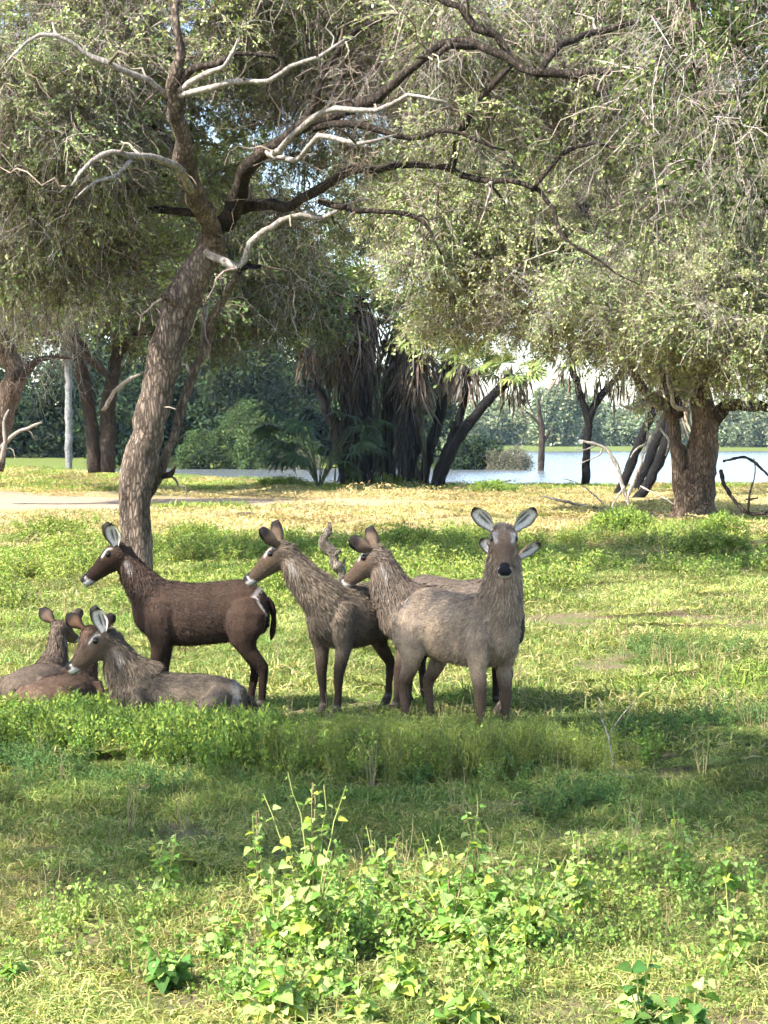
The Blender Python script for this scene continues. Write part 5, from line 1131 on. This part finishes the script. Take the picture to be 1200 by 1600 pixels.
# 2 grey, standing behind its rump, facing left
antelope('grey shaggy-necked antelope facing left just right of the brown one', feet(566, 1114), 226, GREY, (.72, -.24, 1.43), (-.82, .02, -.52), 1.0, seed=2, shag=1.2,
         ears=[(-.45, .85, .35, .8, 0, .6), (.10, .90, .45, .75, .1, -.6)], legs={'fl': .03, 'fr': -.04})
# 3 grey, behind, facing left
antelope('grey antelope half hidden in the middle, head turned left before the dead stem', feet(704, 1121), 180, (0.112, 0.085, 0.064), (.63, .0, 1.39), (-.78, .16, -.50), 1.0, seed=3, shag=1.2,
         ears=[(-.30, .90, .40, .8, 0, .6), (.35, .75, .55, .7, .1, -.65)], legs={'fl': -.02, 'fr': .08})
# 4 grey, nearest, looking at the camera
antelope('nearest grey-brown antelope staring straight at the camera', feet(714, 1154), -47, GREY2, (.57, -.08, 1.61), (-.03, -.80, -.60), 1.02, seed=4, shag=1.05, nb=1.0, gaunt=.92,
         ears=[(-.45, .80, .80, 1, .0, .15), (-.45, .80, .80, 1, .0, .15)], legs={'fl': .02, 'fr': -.02, 'hl': .04}, nfur=60000, hs=1.16)
# 5 hidden behind it
antelope('antelope almost hidden behind the staring one, ears and back showing', feet(708, 1104), -42, (0.085, 0.064, 0.05), (.60, .02, 1.31), (.02, -.85, -.5), 1.0, seed=5, shag=1.0,
         ears=[(-.40, .70, .72, 1, .0, .5), (-.40, .50, .85, .8, .0, .8)], nfur=16000)
# 6 lying, grey, facing left
antelope('grey antelope lying in the grass below the brown one, facing left', feet(278, 1136), 178, GREY, (.56, .05, .735), (-.82, -.10, -.50), 1.02, True, seed=6, shag=1.2,
         ears=[(-.2, .95, .2, .7, 0, .7), (-.3, .9, .25, .5, 0, 1)], nfur=34000)
# 7, 8 lying calves looking away
antelope('reddish young antelope lying with its back to the camera, ears spread', feet(98, 1122), 68, RED, (.52, .0, .80), (.12, .95, -.25), .86, True, seed=7, shag=.9,
         ears=[(-.15, .62, .78, .9, 0, .2), (-.15, .62, .78, .9, 0, .2)], nfur=20000)
antelope('young antelope lying at the far left behind the reddish one, black ear tip', feet(60, 1104), 74, (0.095, 0.07, 0.052), (.50, .0, .78), (.30, .9, -.25), .86, True, seed=8, shag=.9,
         ears=[(-.15, .62, .78, .9, 0, .2), (-.15, .62, .78, .9, 0, .2)], nfur=16000)


# ------------------------------------------------------------------ heart-leaved herbs in the foreground
def heart_leaf(seed, cols):
    rng = np.random.default_rng(seed); nu, nv = 8, 5; V = []; c = jitcol(cols, 1, rng, .12)[0]; C = []
    prof = [.30, .44, .50, .47, .39, .28, .15, .0]; back = [-.14, -.02, .10, .25, .43, .62, .82, 1.0]
    curl = rng.uniform(.15, .45); fold = rng.uniform(.15, .35)
    for i in range(nu):
        for j in range(nv):
            v = j / (nv - 1) * 2 - 1; w = prof[i] * v; x = back[i] if abs(v) > .1 or i > 0 else 0.02
            if i == 0 and abs(v) > .6: x += .05
            V.append((x, w, fold * abs(w) - curl * max(x, 0) ** 2 * .6 + rng.normal() * .008)); C.append(c * (1.12 if j == 2 else 1) * rng.uniform(.93, 1.07))
    Q = [(i * nv + j, i * nv + j + 1, (i + 1) * nv + j + 1, (i + 1) * nv + j) for i in range(nu - 1) for j in range(nv - 1)]
    mb = MB(); mb.add(V, None, Q, np.array(C)); t = np.linspace(0, 1, 4)[:, None]
    tube(mb, np.array([-.5, 0, .12]) * (1 - t) + np.array([0.02, 0, 0]) * t, np.linspace(.02, .014, 4), 3, c * .9, 0, cap=False)
    return mb.mesh('leaf', [M_HERB])
HC = [(0.23, 0.36, 0.075), (0.29, 0.41, 0.11), (0.17, 0.30, 0.06), (0.32, 0.42, 0.15)]; H_SHADE = [(0.07, 0.15, 0.035), (0.09, 0.18, 0.045)]; HY = [(0.34, 0.40, 0.07)]
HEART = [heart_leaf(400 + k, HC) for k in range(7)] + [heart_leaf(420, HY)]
HEART_SHADE = [heart_leaf(430 + k, H_SHADE) for k in range(4)] + HEART[:2]  # dark leaf set: shade on the plants put into the leaf colour

def herb(label, px, py, top, wpx, nst, nlf, seed, leaf=.075, leaves=None, stalk=.35, dens=1.0):
    """nst stems rising from one root, leaves set alternately; bushy below, a few bare-stemmed tips above"""
    rg = np.random.default_rng(seed); b = G(px, py); k = b.y / FPX; hgt = (py - top) * k; wd = wpx * k * 1.25; nst = int(nst * 1.5); nlf = int(nlf * 1.45); root = empty('heart_leaved_herb', b); tag(root, label, 'plant', 'leafy herbs in the foreground')
    mb = MB(); pool = leaves or HEART
    for q in range(nst):
        a = rg.uniform(0, 6.28); tall = q < max(1, int(nst * stalk)); h = hgt * (rg.uniform(.88, 1.06) if tall else rg.uniform(.35, .68)); rad = wd * rg.uniform(.15, 1.0) * (.75 if tall else 1)
        tip = np.array([math.cos(a) * rad, math.sin(a) * rad * .8, h]); t = np.linspace(0, 1, 9)[:, None]
        path = tip * np.array([1, 1, 0]) * t ** 1.4 + np.array([0, 0, 1]) * h * t ** .85 + np.cumsum(rg.normal(size=(9, 3)), 0) * .012 * h * t
        tube(mb, path, np.linspace(.0050, .0018, 9), 5, (.30, .33, .10) if rg.uniform() < .7 else (.26, .19, .10), 0, cap=False)
        m = max(5, int(nlf / nst * 1.6 * rg.uniform(.8, 1.2)))
        for i in range(m):
            u = rg.uniform(.25, 1.0) if not tall else (i + .6) / m * .85 + .15; f = min(u * 8, 7.999); i0 = int(f); p = path[i0] * (1 - (f - i0)) + path[i0 + 1] * (f - i0)
            az = a + i * 2.4 + rg.normal() * .5; el = rg.uniform(-.75, .25); s = leaf * .66 * rg.uniform(.5, 1.35) * (1 - .55 * max(0, u - .55) / .45)
            d = np.array([math.cos(az) * math.cos(el), math.sin(az) * math.cos(el), math.sin(el)])
            o = obj('leaf', pool[rg.integers(len(pool))], root); o.location = p + d * s * .5; e = rot_from_dirs(d[None], rg)[0]; o.rotation_euler = (float(e[0]), float(e[1]), float(e[2])); o.scale = (s,) * 3
    mb.build('stem', [M_TWIG], root); return root
herb('tallest leafy herb in the foreground, single spire rising above the rest', 490, 1505, 1222, 75, 14, 125, 1, .085, stalk=.3)
herb('wide bushy herb in the foreground, right of the tallest one', 705, 1490, 1310, 110, 16, 150, 2, .085, stalk=.2)
herb('bushy herb merging with the right side of the widest clump', 830, 1490, 1325, 80, 13, 110, 3, .08, stalk=.25)
herb('low herb with leaves coloured as if shaded, in the dry grass at lower left', 262, 1545, 1460, 52, 7, 40, 4, .10, HEART_SHADE, stalk=.2)
herb('leafy herb cut by the bottom edge below the tallest spire', 440, 1600, 1480, 70, 10, 80, 5, .10, stalk=.3)
herb('upright herb with a nodding top behind the widest clump', 742, 1430, 1258, 26, 5, 34, 6, .075, stalk=.6)
herb('thin tall yellowish stalk standing apart on the right', 985, 1385, 1250, 12, 2, 12, 7, .06, stalk=1)
herb('loose cluster of pale herbs on the right with small white tips', 1060, 1395, 1262, 55, 9, 60, 8, .07, stalk=.5)
herb('herb coloured dark as if shaded at the bottom right, round leaves', 1000, 1625, 1468, 40, 5, 30, 9, .11, HEART_SHADE, stalk=.4)
herb('second dark herb at the bottom right beside the round-leaved one', 1082, 1625, 1490, 30, 4, 22, 10, .105, HEART_SHADE, stalk=.4)
herb('small herb with a flowering tip left of the tallest spire, edge of the shade', 262, 1400, 1300, 30, 6, 36, 11, .07, stalk=.5)
herb('slim pair of stalks just left of the tallest spire', 405, 1420, 1268, 22, 4, 30, 12, .075, stalk=.7)
herb('short stalks between the tallest spire and the widest clump', 600, 1420, 1300, 36, 7, 48, 13, .075, stalk=.6)
herb('stalks with nodding leaves at the right end of the bushy row', 900, 1440, 1290, 34, 6, 40, 14, .07, stalk=.6)
herb('small green herb at the left edge of the dry grass', 18, 1530, 1480, 22, 4, 16, 15, .085, stalk=.4)
herb('low herb at the bottom edge right of the middle', 720, 1612, 1520, 55, 7, 44, 16, .10, stalk=.3)
herb('sparse thin herb near the right edge of the dry grass', 1142, 1520, 1380, 26, 4, 22, 17, .075, stalk=.6)
herb('low pale herb between the bottom edge and the widest clump', 625, 1560, 1470, 45, 6, 36, 18, .095, stalk=.3)
herb('small herb in the grass left of the bottom leafy one', 345, 1500, 1400, 34, 6, 36, 19, .085, stalk=.4)

for i, (px, py, top, w_, ns, nl, lab) in enumerate((
        (560, 1480, 1350, 45, 8, 60, 'leafy herb filling the gap right of the tallest spire'), (640, 1455, 1335, 50, 8, 60, 'leafy herb at the left end of the widest clump'), (770, 1450, 1320, 50, 9, 70, 'bushy herb behind the middle of the widest clump'),
        (430, 1500, 1370, 45, 8, 60, 'leafy herb against the left side of the tallest spire'), (520, 1560, 1450, 50, 8, 60, 'leafy herb in front of the tallest spire'), (870, 1420, 1330, 40, 7, 45, 'small leafy herb behind the right end of the bushy row'),
        (690, 1410, 1325, 40, 6, 40, 'small herb at the back edge of the widest clump'), (380, 1560, 1470, 40, 6, 40, 'low herb left of the bottom leafy one'), (490, 1440, 1330, 45, 8, 60, 'bushy herb behind the tallest spire'),
        (760, 1520, 1420, 60, 9, 70, 'low bushy herb in front of the widest clump'), (1130, 1400, 1300, 35, 6, 36, 'pale herb beside the loose cluster at the right'), (560, 1600, 1530, 40, 6, 36, 'low herb at the bottom edge under the tallest spire'))):
    herb(lab, px, py, top, w_, ns, nl, 60 + i, .078, stalk=.25)

# ------------------------------------------------------------------ the air
hz, ht, ho = new_mat('lake_haze')
pv = N(ht, 'ShaderNodeVolumePrincipled'); pv.inputs['Color'].default_value = (0.58, 0.80, 1.0, 1); pv.inputs['Density'].default_value = 0.00008; pv.inputs['Anisotropy'].default_value = 0.2
ht.links.new(pv.outputs[0], ho.inputs['Volume'])
X0, X1, Y0, Y1, Z0, Z1 = -910, 910, -70, 910, -4.0, 24.0
hv = [(X0, Y0, Z0), (X1, Y0, Z0), (X1, Y1, Z0), (X0, Y1, Z0), (X0, Y0, Z1), (X1, Y0, Z1), (X1, Y1, Z1), (X0, Y1, Z1)]
hb = obj('haze', mesh_np('haze', hv, quads=[[0, 3, 2, 1], [4, 5, 6, 7], [0, 1, 5, 4], [1, 2, 6, 5], [2, 3, 7, 6], [3, 0, 4, 7]], mats=[hz])); tag(hb, 'thin blue haze over the lake and the far woods', 'haze', kind='stuff')
